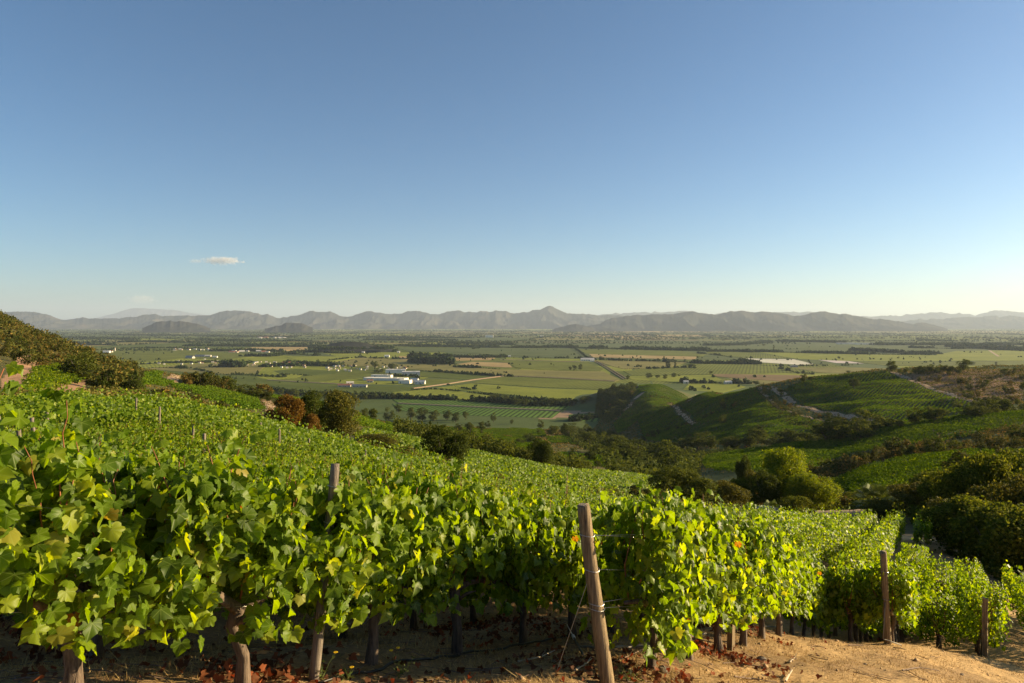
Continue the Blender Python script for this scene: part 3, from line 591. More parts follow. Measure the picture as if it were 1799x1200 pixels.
LINES = [  # photo polylines on the valley floor: points, tree height, width of the belt (m), spacing (m)
 ([(200,589),(330,590),(450,592),(520,593)],15,120,16),([(100,594),(160,595),(240,597)],17,120,16),([(135,605),(160,606),(200,606)],20,120,15),([(165,602),(260,601),(340,602)],15,80,15),
 ([(180,614),(250,612),(330,611)],9,30,14),([(330,608),(420,608),(500,609),(560,609)],15,150,15),([(350,598),(450,599),(560,600)],14,160,17),([(375,617),(440,616),(470,618),(500,618)],14,50,13),
 ([(205,642),(290,638),(340,637),(400,636),(440,638)],8,60,9),([(262,647),(310,646),(325,648)],9,40,8),([(325,648),(350,650),(370,655),(400,658)],6,10,8),([(370,645),(400,645),(425,645)],15,60,9),([(395,645),(408,645),(430,645)],22,30,9),
 ([(400,657),(430,659),(460,661),(500,663)],6,30,10),([(430,626),(480,626),(510,622),(560,625)],13,60,12),([(460,645),(500,643),(560,643),(600,643)],12,60,10),([(500,636),(560,640),(600,640)],10,40,14),
 ([(520,618),(560,618),(600,620),(640,620),(690,618)],13,150,12),([(560,612),(600,610),(650,609),(680,612)],16,200,13),([(575,634),(610,630),(640,628)],7,10,12),([(630,628),(660,630),(700,630)],9,20,12),
 ([(723,636),(760,639),(793,640)],24,70,8),([(723,630),(760,632),(790,634)],24,70,8),([(790,628),(850,629),(890,628)],14,30,9),([(890,628),(950,630),(1000,629),(1040,630)],9,20,10),
 ([(700,608),(780,609),(860,610),(940,611),(1000,610)],14,160,13),([(780,603),(860,604),(900,606)],15,150,14),([(700,594),(730,595)],16,120,14),([(630,593),(700,594),(820,594)],15,160,16),
 ([(1000,611),(1080,613),(1160,615),(1240,616)],18,120,12),([(1008,611),(1020,619),(1030,628),(1045,632)],8,8,12),([(1045,632),(1100,634),(1150,635),(1160,634)],10,20,11),([(1165,636),(1200,636),(1240,639),(1260,639),(1330,640)],13,30,10),
 ([(1095,648),(1140,648),(1200,646),(1220,647)],8,20,10),([(1225,621),(1260,624),(1285,628)],10,20,12),([(1287,632),(1320,637),(1335,640)],12,30,10),([(1240,618),(1300,618),(1320,619)],14,60,12),
 ([(1320,618),(1400,620),(1500,622),(1640,624)],13,80,12),([(1240,607),(1300,606),(1350,601)],14,120,14),([(1370,600),(1430,601),(1480,602)],17,140,14),([(1690,610),(1740,613),(1799,616),(1860,616)],20,260,12),([(1540,606),(1600,606),(1700,606),(1860,606)],17,160,14),
 ([(1500,616),(1540,618),(1600,622),(1640,622)],17,90,11),([(1600,611),(1680,613),(1700,612)],13,60,12),([(1320,641),(1360,643),(1440,643),(1500,642)],6,20,12),([(1370,648),(1400,655),(1430,658)],9,12,10),
 ([(1195,672),(1240,673),(1290,674),(1315,674)],12,25,9),([(735,652),(760,653),(800,656),(830,658),(870,661),(915,662)],8,8,7),([(785,676),(830,686),(870,694),(890,697)],4,6,7),([(690,688),(760,684),(800,687),(860,694)],4,6,7),
 ([(800,645),(850,647),(880,649)],9,30,9),([(905,647),(980,649),(1010,651)],4,10,9),([(490,658),(520,659),(545,660)],4,8,8),([(462,685),(490,688),(520,692),(560,694)],5,8,5),([(700,662),(730,661),(735,666)],7,10,9),
 ([(655,657),(700,661)],6,14,8),([(690,700),(760,701),(860,706),(940,713),(1000,713)],9,24,5),([(455,684),(520,692),(600,698),(690,700)],9,22,5),([(560,690),(640,693),(700,697)],7,14,6),([(880,701),(960,706),(1010,708)],8,24,6),([(1000,741),(1040,735),(1080,728)],8,20,6),([(1420,633),(1425,640)],4,4,20),([(640,597),(720,598),(800,598)],13,120,15)]
P = []; H = []
for pts, h, bw, sp in LINES:
    q = np.array([valley_pt(*p) for p in pts]); L = np.linalg.norm(np.diff(q, axis=0), axis=1); n = int(L.sum() / sp * max(1, min(7, bw / 20)) * 2.4)
    s = rng.uniform(0, L.sum(), n); cs = np.r_[0, np.cumsum(L)]; x = np.interp(s, cs, q[:, 0]) + rng.normal(0, bw * .12, n); y = np.interp(s, cs, q[:, 1]) + rng.uniform(-.5, .5, n) * bw
    hh = h * 1.2 * rng.uniform(.55, 1.15, n) * np.where(fbm(x / 90, y / 90, 2, 4) > .14, .35, 1); P += list(zip(x, y, np.full(n, VALLEY))); H += list(hh)
for p0, p1, h, dn in TREEL:
    L = math.dist(p0, p1); n = int(L / 18 * dn * 2.2); t = rng.random(n); c = rng.random() < .5
    x = p0[0] + (p1[0] - p0[0]) * t + rng.normal(0, 16, n); y = p0[1] + (p1[1] - p0[1]) * t + rng.normal(0, 30, n)
    k = (y > 3800) & (np.abs(x / y) < .82) & (fbm(x / 300, y / 300, 2, 14) > -.08); P += list(zip(x[k], y[k], np.full(k.sum(), VALLEY))); H += list(h * rng.uniform(.6, 1.2, k.sum()))
n = 24000; y = 4500 + 15500 * rng.random(n) ** 1.1; x = y * rng.uniform(-.8, .8, n); k = (fbm(x / 1500, y / 260, 3, 77) > .02) & (y > 5200)
P += list(zip(x[k], y[k], np.full(k.sum(), VALLEY))); H += list(rng.uniform(8, 15, k.sum()))
n = 2600; y = rng.uniform(1500, 4800, n); x = y * rng.uniform(-.75, .78, n); k = (fbm(x / 420, y / 160, 3, 91) > .12); P += list(zip(x[k], y[k], np.full(k.sum(), VALLEY))); H += list(rng.uniform(4, 11, k.sum()))
P = np.array(P); H = np.array(H)
kh = (P[:, 1] > 3600) & (P[:, 1] < 3900) & (P[:, 0] / P[:, 1] < U(690)) & (P[:, 0] / P[:, 1] > U(560)); P[kh, 2] += 18
far = P[:, 1] > 6000
blob_trees(P[~far], H[~far], H[~far] * rng.uniform(.7, 1.1, (~far).sum()), 22, 5, 'distant_treelines', 'dark green tree belts and groves between the fields of the valley')
blob_trees(P[far], H[far], H[far] * 1.5, 9, 6, 'far_woods', 'hazy woods and tree belts crossing the far valley below the mountains')

# ------------------------------------------------------------------ vineyards on the slopes (hedge rows of countless vines)
AZ = 32.0
def rows_block(name, poly, az, sp, ps, nl, ls, ht, wd, label, mat, ragged=.2, ymax=None, gap=.04):
    g = np.random.default_rng(abs(hash(label)) % 1000 if False else sum(map(ord, label)) % 1000)
    q = np.asarray(poly); d = np.array([math.sin(R(az)), math.cos(R(az))]); nrm = np.array([d[1], -d[0]])
    a = q @ nrm; b = q @ d; X = []
    for r_ in np.arange(a.min(), a.max(), sp):
        s = np.arange(b.min(), b.max(), ps) + g.uniform(0, ps); X.append(nrm * r_ + np.outer(s, d))
    X = np.concatenate(X) + g.normal(0, .06 * ps, (sum(map(len, X)), 2)); X = X[inpoly(X[:, 0], X[:, 1], q)]; X = X[(g.random(len(X)) > gap) & ~near_track(X[:, 0], X[:, 1])]
    n = len(X); k = np.repeat(np.arange(n), nl); m = n * nl; Z = ground(X[:, 0], X[:, 1])
    along = g.uniform(-.55, .55, m) * ps; ac = g.normal(0, .5, m).clip(-1, 1) * wd / 2; hz = ht * (1 - ragged * g.random(m)) * (.3 + .7 * g.random(m) ** .6)
    hv = (1 + .25 * fbm(X[:, 0] / 6, X[:, 1] / 6, 3, 9))[k]
    pos = np.c_[X[k] + np.outer(along, d) + np.outer(ac, nrm), Z[k] + hz * hv]
    nr = norm(np.c_[np.outer(np.sign(ac), nrm), np.full(m, .7)] + .55 * g.normal(size=(m, 3)))
    V, F, uv = leaves(pos, nr, rnd3(g, m) + np.array([0, 0, -.6]), ls * g.uniform(.7, 1.3, m), TPQ, g)
    print('BLOCK', label[:40], n, m)
    return tag(obj(name, npmesh(name, V, F), mat), label, 'vineyard', kind='stuff')
B2 = [(U(p) * y, y) for p, y in [(628,72),(700,58),(800,66),(900,70),(1000,66),(1080,70),(1150,84),(1165,150),(1080,146),(1000,138),(900,132),(800,128),(700,128),(640,118)]]
rows_block('vine_rows', B2, AZ, 2.0, 1.2, 60, .30, 1.7, .9, 'leafy vine rows on the slope beyond the brush band, below the near vineyard', MVF)
rows_block('vine_rows', hits([(235,662),(300,658),(302,676),(250,682),(225,672)], 150), AZ, 2.4, 1.5, 40, .42, 1.7, 1.0, 'small vineyard on the ridge left of the short dirt track', MVH)
rows_block('vine_rows', hits([(300,679),(345,683),(400,691),(440,695),(466,702),(478,722),(440,724),(400,714),(360,704),(330,690)], 110), AZ, 2.4, 1.5, 44, .40, 1.7, 1.0, 'sunlit vineyard strip on the left ridge before the dirt track', MVH)
rows_block('vine_rows', [(U(p) * y, y) for p, y in [(484,195),(472,330),(520,338),(600,352),(650,350),(700,330),(700,210),(640,175),(560,160),(500,170)]], AZ, 2.4, 1.6, 38, .42, 1.7, 1.0, 'sunlit vineyard on the ridge right of the dirt track', MVH)
rows_block('vine_rows', hits([(57,652),(100,638),(145,660),(140,672),(95,690),(60,700),(30,700)], 70), 75, 2.6, 1.5, 60, .28, 1.0, .7, 'sparse young vine rows on the bare left hillside patch', MVF, gap=.12)
rows_block('vine_rows', hits([(1200,803),(1260,795),(1350,790),(1440,777),(1540,757),(1640,741),(1740,728),(1850,716),(1850,747),(1799,748),(1720,765),(1640,782),(1560,794),(1500,800),(1460,810),(1430,830),(1330,835),(1260,830)], 130), 62, 2.9, 1.5, 40, .42, 1.8, .75, 'sunlit vineyard tongue descending between two brushy gullies on the right', MVH)
rows_block('vine_rows', hits([(1450,853),(1500,832),(1560,818),(1640,803),(1700,797),(1760,800),(1850,790),(1850,835),(1799,850),(1700,870),(1600,880),(1500,875)], 90), 62, 2.7, 1.4, 60, .34, 1.8, .7, 'nearer vineyard tongue above the dark trees on the right', MVH)
SPA = [(U(p) * y, y) for p, y in [(1120,1000),(1135,720),(1190,585),(1250,478),(1350,440),(1450,440),(1535,432)]]
SPB = [tuple(v) for v in hits([(1480,747),(1430,737),(1400,728),(1375,721),(1363,712),(1350,700),(1340,690),(1332,681)], 340)]
rows_block('vine_rows', SPA + SPB + [(U(1255) * 890, 890), (U(1180) * 1050, 1050)], 40, 3.1, 2.0, 24, .58, 1.9, .85, 'shaded vineyard filling the lower spur below the winding track', MVH)
rows_block('vine_rows', hits([(1372,688),(1440,663),(1500,657),(1560,653),(1600,670),(1660,692),(1720,710),(1700,730),(1640,741),(1580,752),(1560,752),(1530,745),(1500,735),(1470,728),(1430,720),(1405,715),(1388,705)], 340), 40, 3.1, 2.0, 24, .58, 1.9, .85, 'shaded vineyard on the upper spur below the lone ridge tree', MVH)
rows_block('vine_rows', [(U(p) * y, y) for p, y in [(1085,860),(1130,1010),(1175,1060),(1230,950),(1260,905),(1240,1180),(1190,1290),(1125,1320),(1110,1150),(1078,1010)]], 40, 3.0, 2.2, 14, .85, 1.8, 1.3, 'small vineyard plots on the knoll behind the low spur', MVH)
rows_block('vine_rows', hits([(760,775),(860,768),(930,766),(960,780),(940,790),(850,788),(790,784)], 130), 95, 2.6, 1.8, 28, .5, 1.8, 1.0, 'vine terrace behind the second vineyard and its dark trees', MVH)
rows_block('vine_rows', hits([(680,745),(760,752),(850,756),(950,752),(960,768),(880,765),(780,768),(700,760)], 200), 95, 2.8, 2.0, 22, .6, 1.8, 1.1, 'pale green terrace sloping down to the valley edge', MVH)
rows_block('vine_rows', hits([(960,768),(1010,762),(1035,772),(1020,782),(970,780)], 200), 75, 4.0, 1.8, 10, .9, 1.5, .8, 'small plot of spaced vine rows beside the ravine', MVH)
rows_block('vine_rows', hits([(980,800),(1050,795),(1085,802),(1060,822),(990,822)], 170), 62, 2.6, 1.6, 16, .7, 1.7, 1.0, 'green clearing of vines before the ravine trees', MVH)
rows_block('vine_rows', [(U(p) * y, y) for p, y in [(1430,112),(1540,108),(1545,116),(1432,122)]], 90, 2.4, 1.4, 40, .35, 1.3, 1.0, 'short vine rows behind the dirt bank left of the palm', MVF)

# ------------------------------------------------------------------ trees and shrubs
def ordinal(i): return ['first','second','third','fourth','fifth','sixth','seventh','eighth','ninth','tenth','eleventh','twelfth','thirteenth','fourteenth','fifteenth','sixteenth','seventeenth','eighteenth','nineteenth','twentieth'][i]
def traced(L, desc, where, ymin, group, cat='tree', keys=('round',)):
    L = sorted(L)
    for i, t in enumerate(L):
        px, py, h, w = t[:4]; (x, y), = hits([(px, py)], ymin); key = t[4] if len(t) > 4 else random.choice(keys)
        put(key, x, y, h * y / FP, w * y / FP, f'{desc} {where}, {ordinal(i)} from the left', cat, group)
NR = ['round%d' % i for i in range(5)]; TL = ['tall%d' % i for i in range(3)]; BU = ['bush%d' % i for i in range(5)]; GB = ['gbush%d' % i for i in range(3)]
traced([(640,738,26,16),(656,742,30,18),(682,742,28,20),(700,725,17,14),(722,738,25,20),(742,740,27,24),(762,740,24,20),(786,738,22,16)], 'dark evergreen tree', 'on the ridge end behind the olive tree', 200, 'trees on the ridge end', keys=NR + TL)
traced([(800,742,22,16),(818,738,18,11),(826,764,27,16),(846,764,26,16),(867,742,19,10),(857,752,14,11),(806,760,20,16),(780,760,16,16),(899,745,9,7)], 'dark tree', 'on the terraces behind the second vineyard', 150, 'trees on the terraces', keys=NR + TL)
traced([(950,754,18,12),(972,768,25,24),(991,762,22,12),(946,762,9,8),(930,778,20,26),(915,782,14,20),(1006,814,30,17),(1038,814,27,24),(1050,822,16,14),(900,786,12,18)], 'dark rounded tree', 'between the terraces and the ravine', 150, 'trees near the ravine', keys=NR + TL)
traced([(1500,684,24,22),(1412,673,20,12),(1424,668,8,12),(1328,677,10,14),(1268,716,17,11),(1277,704,8,6),(1270,746,19,15),(1335,764,22,17),(1335,777,16,16),(1211,771,11,12),(1295,712,9,8)], 'lone rounded tree', 'on the shaded spur vineyards', 330, 'lone trees on the spur', keys=NR)
put('round1', *hits([(1566,653)], 400)[0], 14, 12, 'lone broad tree crowning the right ridge above the dirt track'); put('round3', *hits([(1692,651)], 400)[0], 13, 14, 'larger round tree on the right ridge beside the dry slope')
traced([(232,656,14,16),(255,657,8,12),(505,722,10,12),(492,700,7,8)], 'small dark tree', 'on the left ridge vineyards', 120, 'small trees on the left ridge', keys=NR)
traced([(449,695,15,10),(474,698,11,10),(392,711,9,8),(315,692,9,12)], 'dark pointed tree', 'beside the left ridge vineyard strips', 110, 'dark trees by the ridge strips', keys=TL)
Y0 = 1e9
def belt(pts, ymin, n, hpx, bw, keys, label, group, cat, jit=.3, hm=None):
    q = hits(pts, ymin); L = np.linalg.norm(np.diff(q, axis=0), axis=1); cs = np.r_[0, np.cumsum(L)]
    for s in (np.arange(n) + rng.uniform(-.4, .4, n)) / n * cs[-1]:
        x = float(np.interp(s, cs, q[:, 0]) + rng.normal(0, bw)); y = float(np.interp(s, cs, q[:, 1]) + rng.normal(0, bw)); h = hm * rng.uniform(1 - jit, 1 + jit)
        put(random.choice(keys), x, y, h, h * rng.uniform(.9, 1.4), label, cat, group)
def scatter(poly, ymin, n, keys, label, group, cat, hm, jit=.35, world=None):
    q = np.array(world if world is not None else hits(poly, ymin)); c = 0; k = 0
    while c < n and k < n * 60:
        k += 1; y = rng.uniform(q[:, 1].min(), q[:, 1].max()); x = rng.uniform(q[:, 0].min(), q[:, 0].max())
        if not bool(inpoly(np.array([x]), np.array([y]), q)[0]): continue
        h = hm * rng.uniform(1 - jit, 1 + jit); put(random.choice(keys), x, y, h, h * rng.uniform(.9, 1.45), label, cat, group); c += 1
scatter(None, 0, 62, NR + GB[:1], 'dense tree crowding the dark ravine bottom', 'trees of the ravine', 'tree', 10.5, world=[(U(p)*y, y) for p, y in [(985,900),(1000,700),(1010,560),(1050,440),(1060,340),(1075,260),(1130,210),(1190,215),(1215,330),(1195,420),(1150,560),(1110,680),(1080,800),(1040,960)]])
belt([(1185,797),(1250,789),(1330,784),(1400,779),(1480,773),(1530,765)], 300, 34, 0, 4, NR, 'tree of the hedge line under the shaded spur', 'trees under the spur', 'tree', hm=10)
belt([(1535,764),(1570,756),(1620,747),(1680,739),(1740,731),(1799,724)], 300, 22, 0, 4, NR + GB, 'tree of the hedge line above the sunlit vineyard tongue', 'trees above the tongue', 'tree', hm=7.5)
belt([(1345,685),(1365,702),(1390,722),(1420,733),(1460,738),(1500,744),(1540,755)], 350, 26, 0, 5, BU + GB, 'bush in the gully between the two spur tracks', 'bushes between the spur tracks', 'shrub', hm=4.4)
belt([(1580,655),(1605,655),(1640,654),(1680,653)], 450, 12, 0, 3, GB + NR[:2], 'dark bush along the top of the right ridge', 'bushes along the right ridge', 'shrub', hm=6)
scatter([(1600,662),(1640,655),(1799,652),(1799,712),(1740,712),(1660,686)], 400, 36, BU + GB, 'scrubby bush on the dry right hillside', 'bushes on the dry hillside', 'shrub', 5.2)
belt([(1700,712),(1740,722),(1799,712)], 350, 10, 0, 6, GB, 'green bush at the foot of the dry right hillside', 'bushes at the foot of the dry hillside', 'shrub', hm=6)
belt([(1445,842),(1480,826),(1540,812),(1600,805),(1650,800),(1700,790),(1799,776)], 170, 28, 0, 5, BU + GB, 'bush in the diagonal gully between the vineyard tongues', 'bushes between the vineyard tongues', 'shrub', hm=5)
scatter([(1700,795),(1799,765),(1860,760),(1860,800),(1799,808),(1720,812)], 170, 18, BU, 'brown bush on the shaded bank at the right edge', 'bushes on the shaded right bank', 'shrub', 3.4)
belt([(1235,738),(1262,724),(1290,716)], 380, 10, 0, 2.5, BU + GB, 'bush of the short hedge inside the spur vineyard', 'short hedge in the spur vineyard', 'shrub', hm=4)
belt([(1130,772),(1170,757),(1215,746)], 380, 12, 0, 4, BU + GB, 'bush of the hedge at the low spur end', 'hedge at the low spur end', 'shrub', hm=5)
belt([(1170,715),(1230,703),(1320,682)], 600, 14, 0, 3, BU + GB, 'bush along the crest line of the low spur', 'bushes on the low spur crest', 'shrub', hm=4)
scatter(None, 0, 16, NR, 'small tree on the dark brushy knoll beside the valley', 'trees of the dark knoll', 'tree', 11, world=knoll)
scatter(None, 0, 18, BU + GB, 'bush on the dark brushy knoll beside the valley', 'bushes of the dark knoll', 'shrub', 7, world=knoll)
belt([(318,672),(345,677),(375,685),(405,692),(440,697)], 200, 20, 0, 5, BU + GB + NR[:2], 'bush of the thicket on the left ridge crest', 'thicket on the left ridge crest', 'shrub', hm=6)
scatter(None, 0, 54, BU + GB[:1], 'low bush covering the steep left hillside', 'bushes of the left hillside', 'shrub', 3.6, world=[(U(p)*y, y) for p, y in [(-60,330),(100,300),(230,270),(250,190),(240,110),(150,90),(145,135),(100,160),(0,150),(-60,130)]])
scatter(None, 0, 10, NR[:3], 'dark evergreen tree on the lower left hillside', 'evergreens of the left hillside', 'tree', 4.4, world=[(U(p)*y, y) for p, y in [(120,180),(220,150),(260,110),(200,95),(150,110)]])
scatter(None, 0, 14, BU, 'bush on the brushy bank above the near vineyard', 'bushes on the brushy bank', 'shrub', 1.9, world=[(U(p)*y, y) for p, y in [(200,60),(240,95),(330,130),(430,140),(480,95),(430,60),(300,50)]])
belt([(470,692),(520,697),(570,702),(620,705),(660,702)], 1200, 16, 0, 8, NR + GB, 'tree of the line along the near valley edge', 'trees along the near valley edge', 'tree', hm=13)
belt([(860,704),(900,711),(950,714),(1000,712),(1040,704)], 1100, 20, 0, 7, NR, 'tree of the row behind the striped valley vineyard', 'trees behind the striped vineyard', 'tree', hm=14)
belt([(575,694),(620,700),(680,700),(740,702)], 1200, 10, 0, 8, NR, 'tree before the winery vineyards', 'trees before the winery', 'tree', hm=11)
traced([(1103,667,9,7),(1140,664,11,14),(1155,665,8,9),(1168,666,10,10),(1183,663,9,11),(1193,661,4,5)], 'dark tree', 'on the field behind the dark knoll', 1350, 'trees behind the knoll', keys=NR)
traced([(576,645,14,5),(605,645,7,4),(598,644,6,4),(611,645,6,4),(658,648,16,16,'round2'),(690,651,15,18,'round4'),(665,655,9,18,'round0'),(567,642,9,12,'round1')], 'tree', 'beside the village and winery houses', 1800, 'trees beside the houses', keys=TL)
traced([(1010,650,10,7),(1019,650,12,9),(1002,650,7,6),(1172,646,13,5,'poplar'),(1176,646,15,5,'poplar'),(1186,645,11,4,'poplar'),(1213,646,8,16),(1342,608,5,6),(1359,613,8,3,'poplar'),(1474,631,6,6),(1750,643,8,4,'poplar'),(1707,641,7,12),(1490,655,5,9),(1249,657,6,7)], 'lone dark tree', 'standing among the valley fields', 1800, 'lone trees among the fields', keys=NR)

# nearest brush and trees
def near(key, px, Y, h, w, label, cat='tree', group=None): x, y, z = at(px, Y); return put(key, x, y, h, w, label, cat, group, rz=(px * 37 + Y * 11) % 6.28)
near('N_rust', 502, 72, 4.0, 4.4, 'rust brown shrub left of the dark tree above the vines', 'shrub')
near('N_dark', 556, 76, 5.6, 5.6, 'dark green tree between the rusty shrub and the olive tree')
near('N_olive', 602, 70, 6.4, 5.2, 'tall olive brown tree beside the dark green tree')
near('N_rust', 545, 66, 2.6, 2.6, 'small orange bush under the dark green tree', 'shrub')
near('N_olive', 655, 62, 2.4, 5.4, 'low brown bush right of the olive tree', 'shrub')
near('N_dark', 783, 70, 5.0, 5.6, 'round dark bush standing alone in the vineyards', 'shrub')
near('N_dark', 952, 150, 7.2, 6.5, 'dark tree at the far edge of the second vineyard')
near('N_dark', 1200, 86, 5.4, 9.5, 'wide dark bush behind the tall front vine', 'shrub')
near('N_mid1', 1275, 92, 4.4, 6.5, 'olive green bush right of the wide dark bush', 'shrub')
near('N_mid0', 1300, 112, 5.0, 6.0, 'dark green tree left of the big bright tree'); near('N_mid1', 1322, 120, 6.5, 5.5, 'olive tree leaning into the big bright tree')
near('N_dark', 1305, 175, 8.5, 4.4, 'upright dark tree behind the bushes in the sunlit vineyard')
near('N_big', 1376, 112, 10.4, 10.2, 'big bright green tree, the tallest in the middle ground')
near('N_big', 1425, 104, 6.2, 8.0, 'lower yellow green tree leaning right of the big bright tree')
near('N_dark', 1345, 104, 6.5, 5.5, 'dark tree in the shade under the big bright tree')
near('N_mid0', 1398, 92, 2.8, 5.2, 'glossy round citrus shrub in front of the big tree', 'shrub')
for px, Y, h, w, k, lb in [(1460,108,3.6,7,2,'olive bush between the big tree and the palm'),(1500,112,2.6,6,0,'low green bush left of the palm'),(1580,100,3.4,6,1,'brown bush right of the palm'),(1552,78,2.6,4,1,'rusty brown bush at the end of the dirt bank')]:
    near('N_mid%d' % k, px, Y, h, w, lb, 'shrub')
for px, Y, h, w, k in [(1620,78,4.5,7,1),(1665,70,5.5,8,0),(1700,84,7.5,7,2),(1640,95,5,8,0),(1745,72,7.0,7.5,1),(1790,62,7.5,7,0),(1830,74,8,9,2),(1720,58,7.0,4.8,0),(1775,50,5.2,4.6,1),(1690,50,5.4,4.2,0),(1740,42,4.2,4.5,2),(1800,40,5.4,4.5,1),(1850,46,6,7,0),(1716,37,3.4,5,0),(1765,34,3.6,5,0),(1822,32,3.8,5,0),(1680,42,3.0,4,1),(1705,64,6.6,5,0),(1758,58,7.0,5,2),(1795,52,6.8,5,0),(1672,60,4.2,4,1),(1735,50,6.6,4,0)]:
    near('N_mid%d' % k, px, Y, h, w, 'leafy tree in the dark thicket at the right edge', 'tree', 'trees of the right thicket')
g_ = random.Random(5)
for px, Y, h, w in [(700,52,1.6,4),(740,52,1.4,4),(800,56,1.5,4),(835,50,1.3,4),(870,56,1.8,4),(905,55,1.3,4),(945,56,1.3,4),(985,55,1.4,5),(1030,54,1.5,5),(1075,54,1.7,5),(1115,56,2.6,5),(1150,58,2.2,4),(420,52,1.4,4),(360,50,1.5,4),(300,48,1.2,4),(260,44,1.2,4),(640,50,1.3,4),(590,50,1.3,4)]:
    near('N_bush%d' % g_.choice([1, 1, 2]), px, Y, h, w, 'low brown bush in the dry brush band behind the near vineyard', 'shrub', 'bushes of the brush band')

# undergrowth: uncountable low cover
hole = np.array(BARE[0][0]); hole2 = np.array(BARE[1][0])
def cover(name, world, n, hz, ls, mat, label, seed, clump=1.0, thr=-.12, ns=14.0):
    g = np.random.default_rng(seed); q = np.array(world); x = g.uniform(q[:, 0].min(), q[:, 0].max(), n * 3); y = g.uniform(q[:, 1].min(), q[:, 1].max(), n * 3)
    m = inpoly(x, y, q) & (fbm(x / ns, y / ns, 3, seed) > thr) & ~inpoly(x, y, hole) & ~inpoly(x, y, hole2); x, y = x[m][:n], y[m][:n]; m = len(x)
    hv = hz * np.clip(.25 + 3.2 * (fbm(x / (ns * .22), y / (ns * .22), 4, seed + 2) + .12), .08, 2.2); z = ground(x, y) + hv * g.random(m) ** .6
    V, F, _ = leaves(np.c_[x, y, z], norm(np.array([.2, -.2, .8]) + .8 * g.normal(size=(m, 3))), rnd3(g, m) + (0, 0, .5), (ls if ls > 0 else np.clip(-ls * y, .15, 2)) * g.uniform(.6, 1.4, m), TPQ, g)
    return tag(obj(name, npmesh(name, V, F), mat), label, 'undergrowth', kind='stuff')
cover('undergrowth', [(U(p)*y, y) for p, y in [(960,130),(1860,110),(1860,1150),(1060,1150),(1000,700)]], 170000, .7, -.0016, MB_, 'low green and brown scrub between the vineyards of the right hills', 212, thr=-.6)
cover('undergrowth', [(U(p)*y, y) for p, y in [(-60,130),(960,130),(1000,700),(1000,950),(700,1000),(400,420),(-60,420)]], 150000, .6, -.0016, MB_, 'low scrub between the vineyards of the left slopes', 213, thr=-.6)
LH = [(U(p)*y, y) for p, y in [(-100,420),(120,380),(240,320),(300,300),(330,200),(470,150),(560,95),(620,60),(500,40),(300,36),(160,34),(30,36),(-60,50),(-60,150),(20,140),(30,115),(-60,100),(-100,120)]]
cover('undergrowth', [(U(p)*y, y) for p, y in [(-100,400),(120,370),(240,310),(250,200),(240,130),(160,120),(150,165),(60,185),(-100,190)]], 90000, 3.0, .75, MB_, 'olive and brown scrub covering the left hillside', 201, ns=16)
cover('undergrowth', [(U(p)*y, y) for p, y in [(-80,36),(-80,75),(20,72),(120,88),(240,125),(330,150),(440,140),(560,100),(620,62),(560,46),(400,43),(200,38)]], 90000, .8, .26, MBR, 'yellow brown brush on the bank above the near vineyard', 202, ns=9)
cover('undergrowth', [(U(p)*y, y) for p, y in [(620,48),(640,68),(700,57),(800,64),(900,68),(1000,64),(1080,68),(1150,80),(1200,100),(1290,100),(1290,58),(1150,52),(900,49),(700,47)]], 90000, 1.1, .16, MBR, 'dry brown brush band behind the near vineyard', 203, ns=7)
cover('undergrowth', [(U(p)*y, y) for p, y in [(1240,130),(1290,185),(1350,200),(1440,222),(1560,266),(1640,262),(1740,268),(1860,282),(1860,200),(1700,196),(1540,205),(1450,165),(1440,124),(1300,115)]], 90000, 2.0, .42, MB_, 'dark brush filling the gully below the sunlit tongue', 204, ns=12)
cover('undergrowth', [(U(p)*y, y) for p, y in [(1450,128),(1560,122),(1700,118),(1860,112),(1860,50),(1700,52),(1640,62),(1560,85),(1440,104)]], 90000, 1.7, .26, MTH, 'dense dark undergrowth around the right thicket', 205, ns=9)
cover('undergrowth', [(U(p)*y, y) for p, y in [(1340,780),(1400,560),(1480,480),(1590,380),(1540,370),(1440,440),(1380,520),(1350,640),(1325,760)]], 16000, 2.0, .9, MB_, 'brush along the gully of the spur tracks', 206, ns=14)
cover('undergrowth', [(U(p)*y, y) for p, y in [(985,900),(1000,700),(1010,560),(1040,440),(1050,340),(1065,240),(1130,180),(1210,195),(1225,330),(1195,430),(1150,560),(1110,680),(1080,800),(1040,960)]], 60000, 4.5, 1.1, MT, 'dark undergrowth in the ravine bottom', 207, thr=-.2, ns=20)
cover('undergrowth', [(U(p)*y, y) for p, y in [(1190,380),(1300,350),(1440,352),(1560,356),(1700,356),(1860,345),(1860,385),(1700,392),(1560,392),(1440,400),(1300,400),(1190,440)]], 50000, 3.2, .8, MT, 'dark hedge undergrowth under the shaded spur', 208, thr=-.2, ns=14)
cover('undergrowth', [(U(p)*y, y) for p, y in [(1150,170),(1150,330),(1200,420),(1300,400),(1330,345),(1240,330),(1215,210),(1240,150)]], 40000, 3.0, .7, MT, 'dark scrub at the bottom of the side valley behind the wide bush', 214, thr=-.5, ns=14)
cover('undergrowth', knoll, 30000, 3.5, 1.2, MT, 'dark scrub cloaking the knoll beside the valley', 209, thr=-.3, ns=20)
cover('undergrowth', [(U(p)*y, y) for p, y in [(1580,730),(1860,730),(1860,440),(1745,440),(1700,500),(1640,600)]], 20000, 1.6, .8, MBR, 'dry scrub on the right hillside', 210, thr=.02, ns=11)
cover('undergrowth', [(U(p)*y, y) for p, y in [(690,170),(760,150),(860,150),(960,150),(1040,165),(1040,215),(960,230),(900,200),(800,205),(700,230)]], 60000, 3.4, .5, MT, 'dark hedge behind the second vineyard', 211, thr=-.03, ns=14)

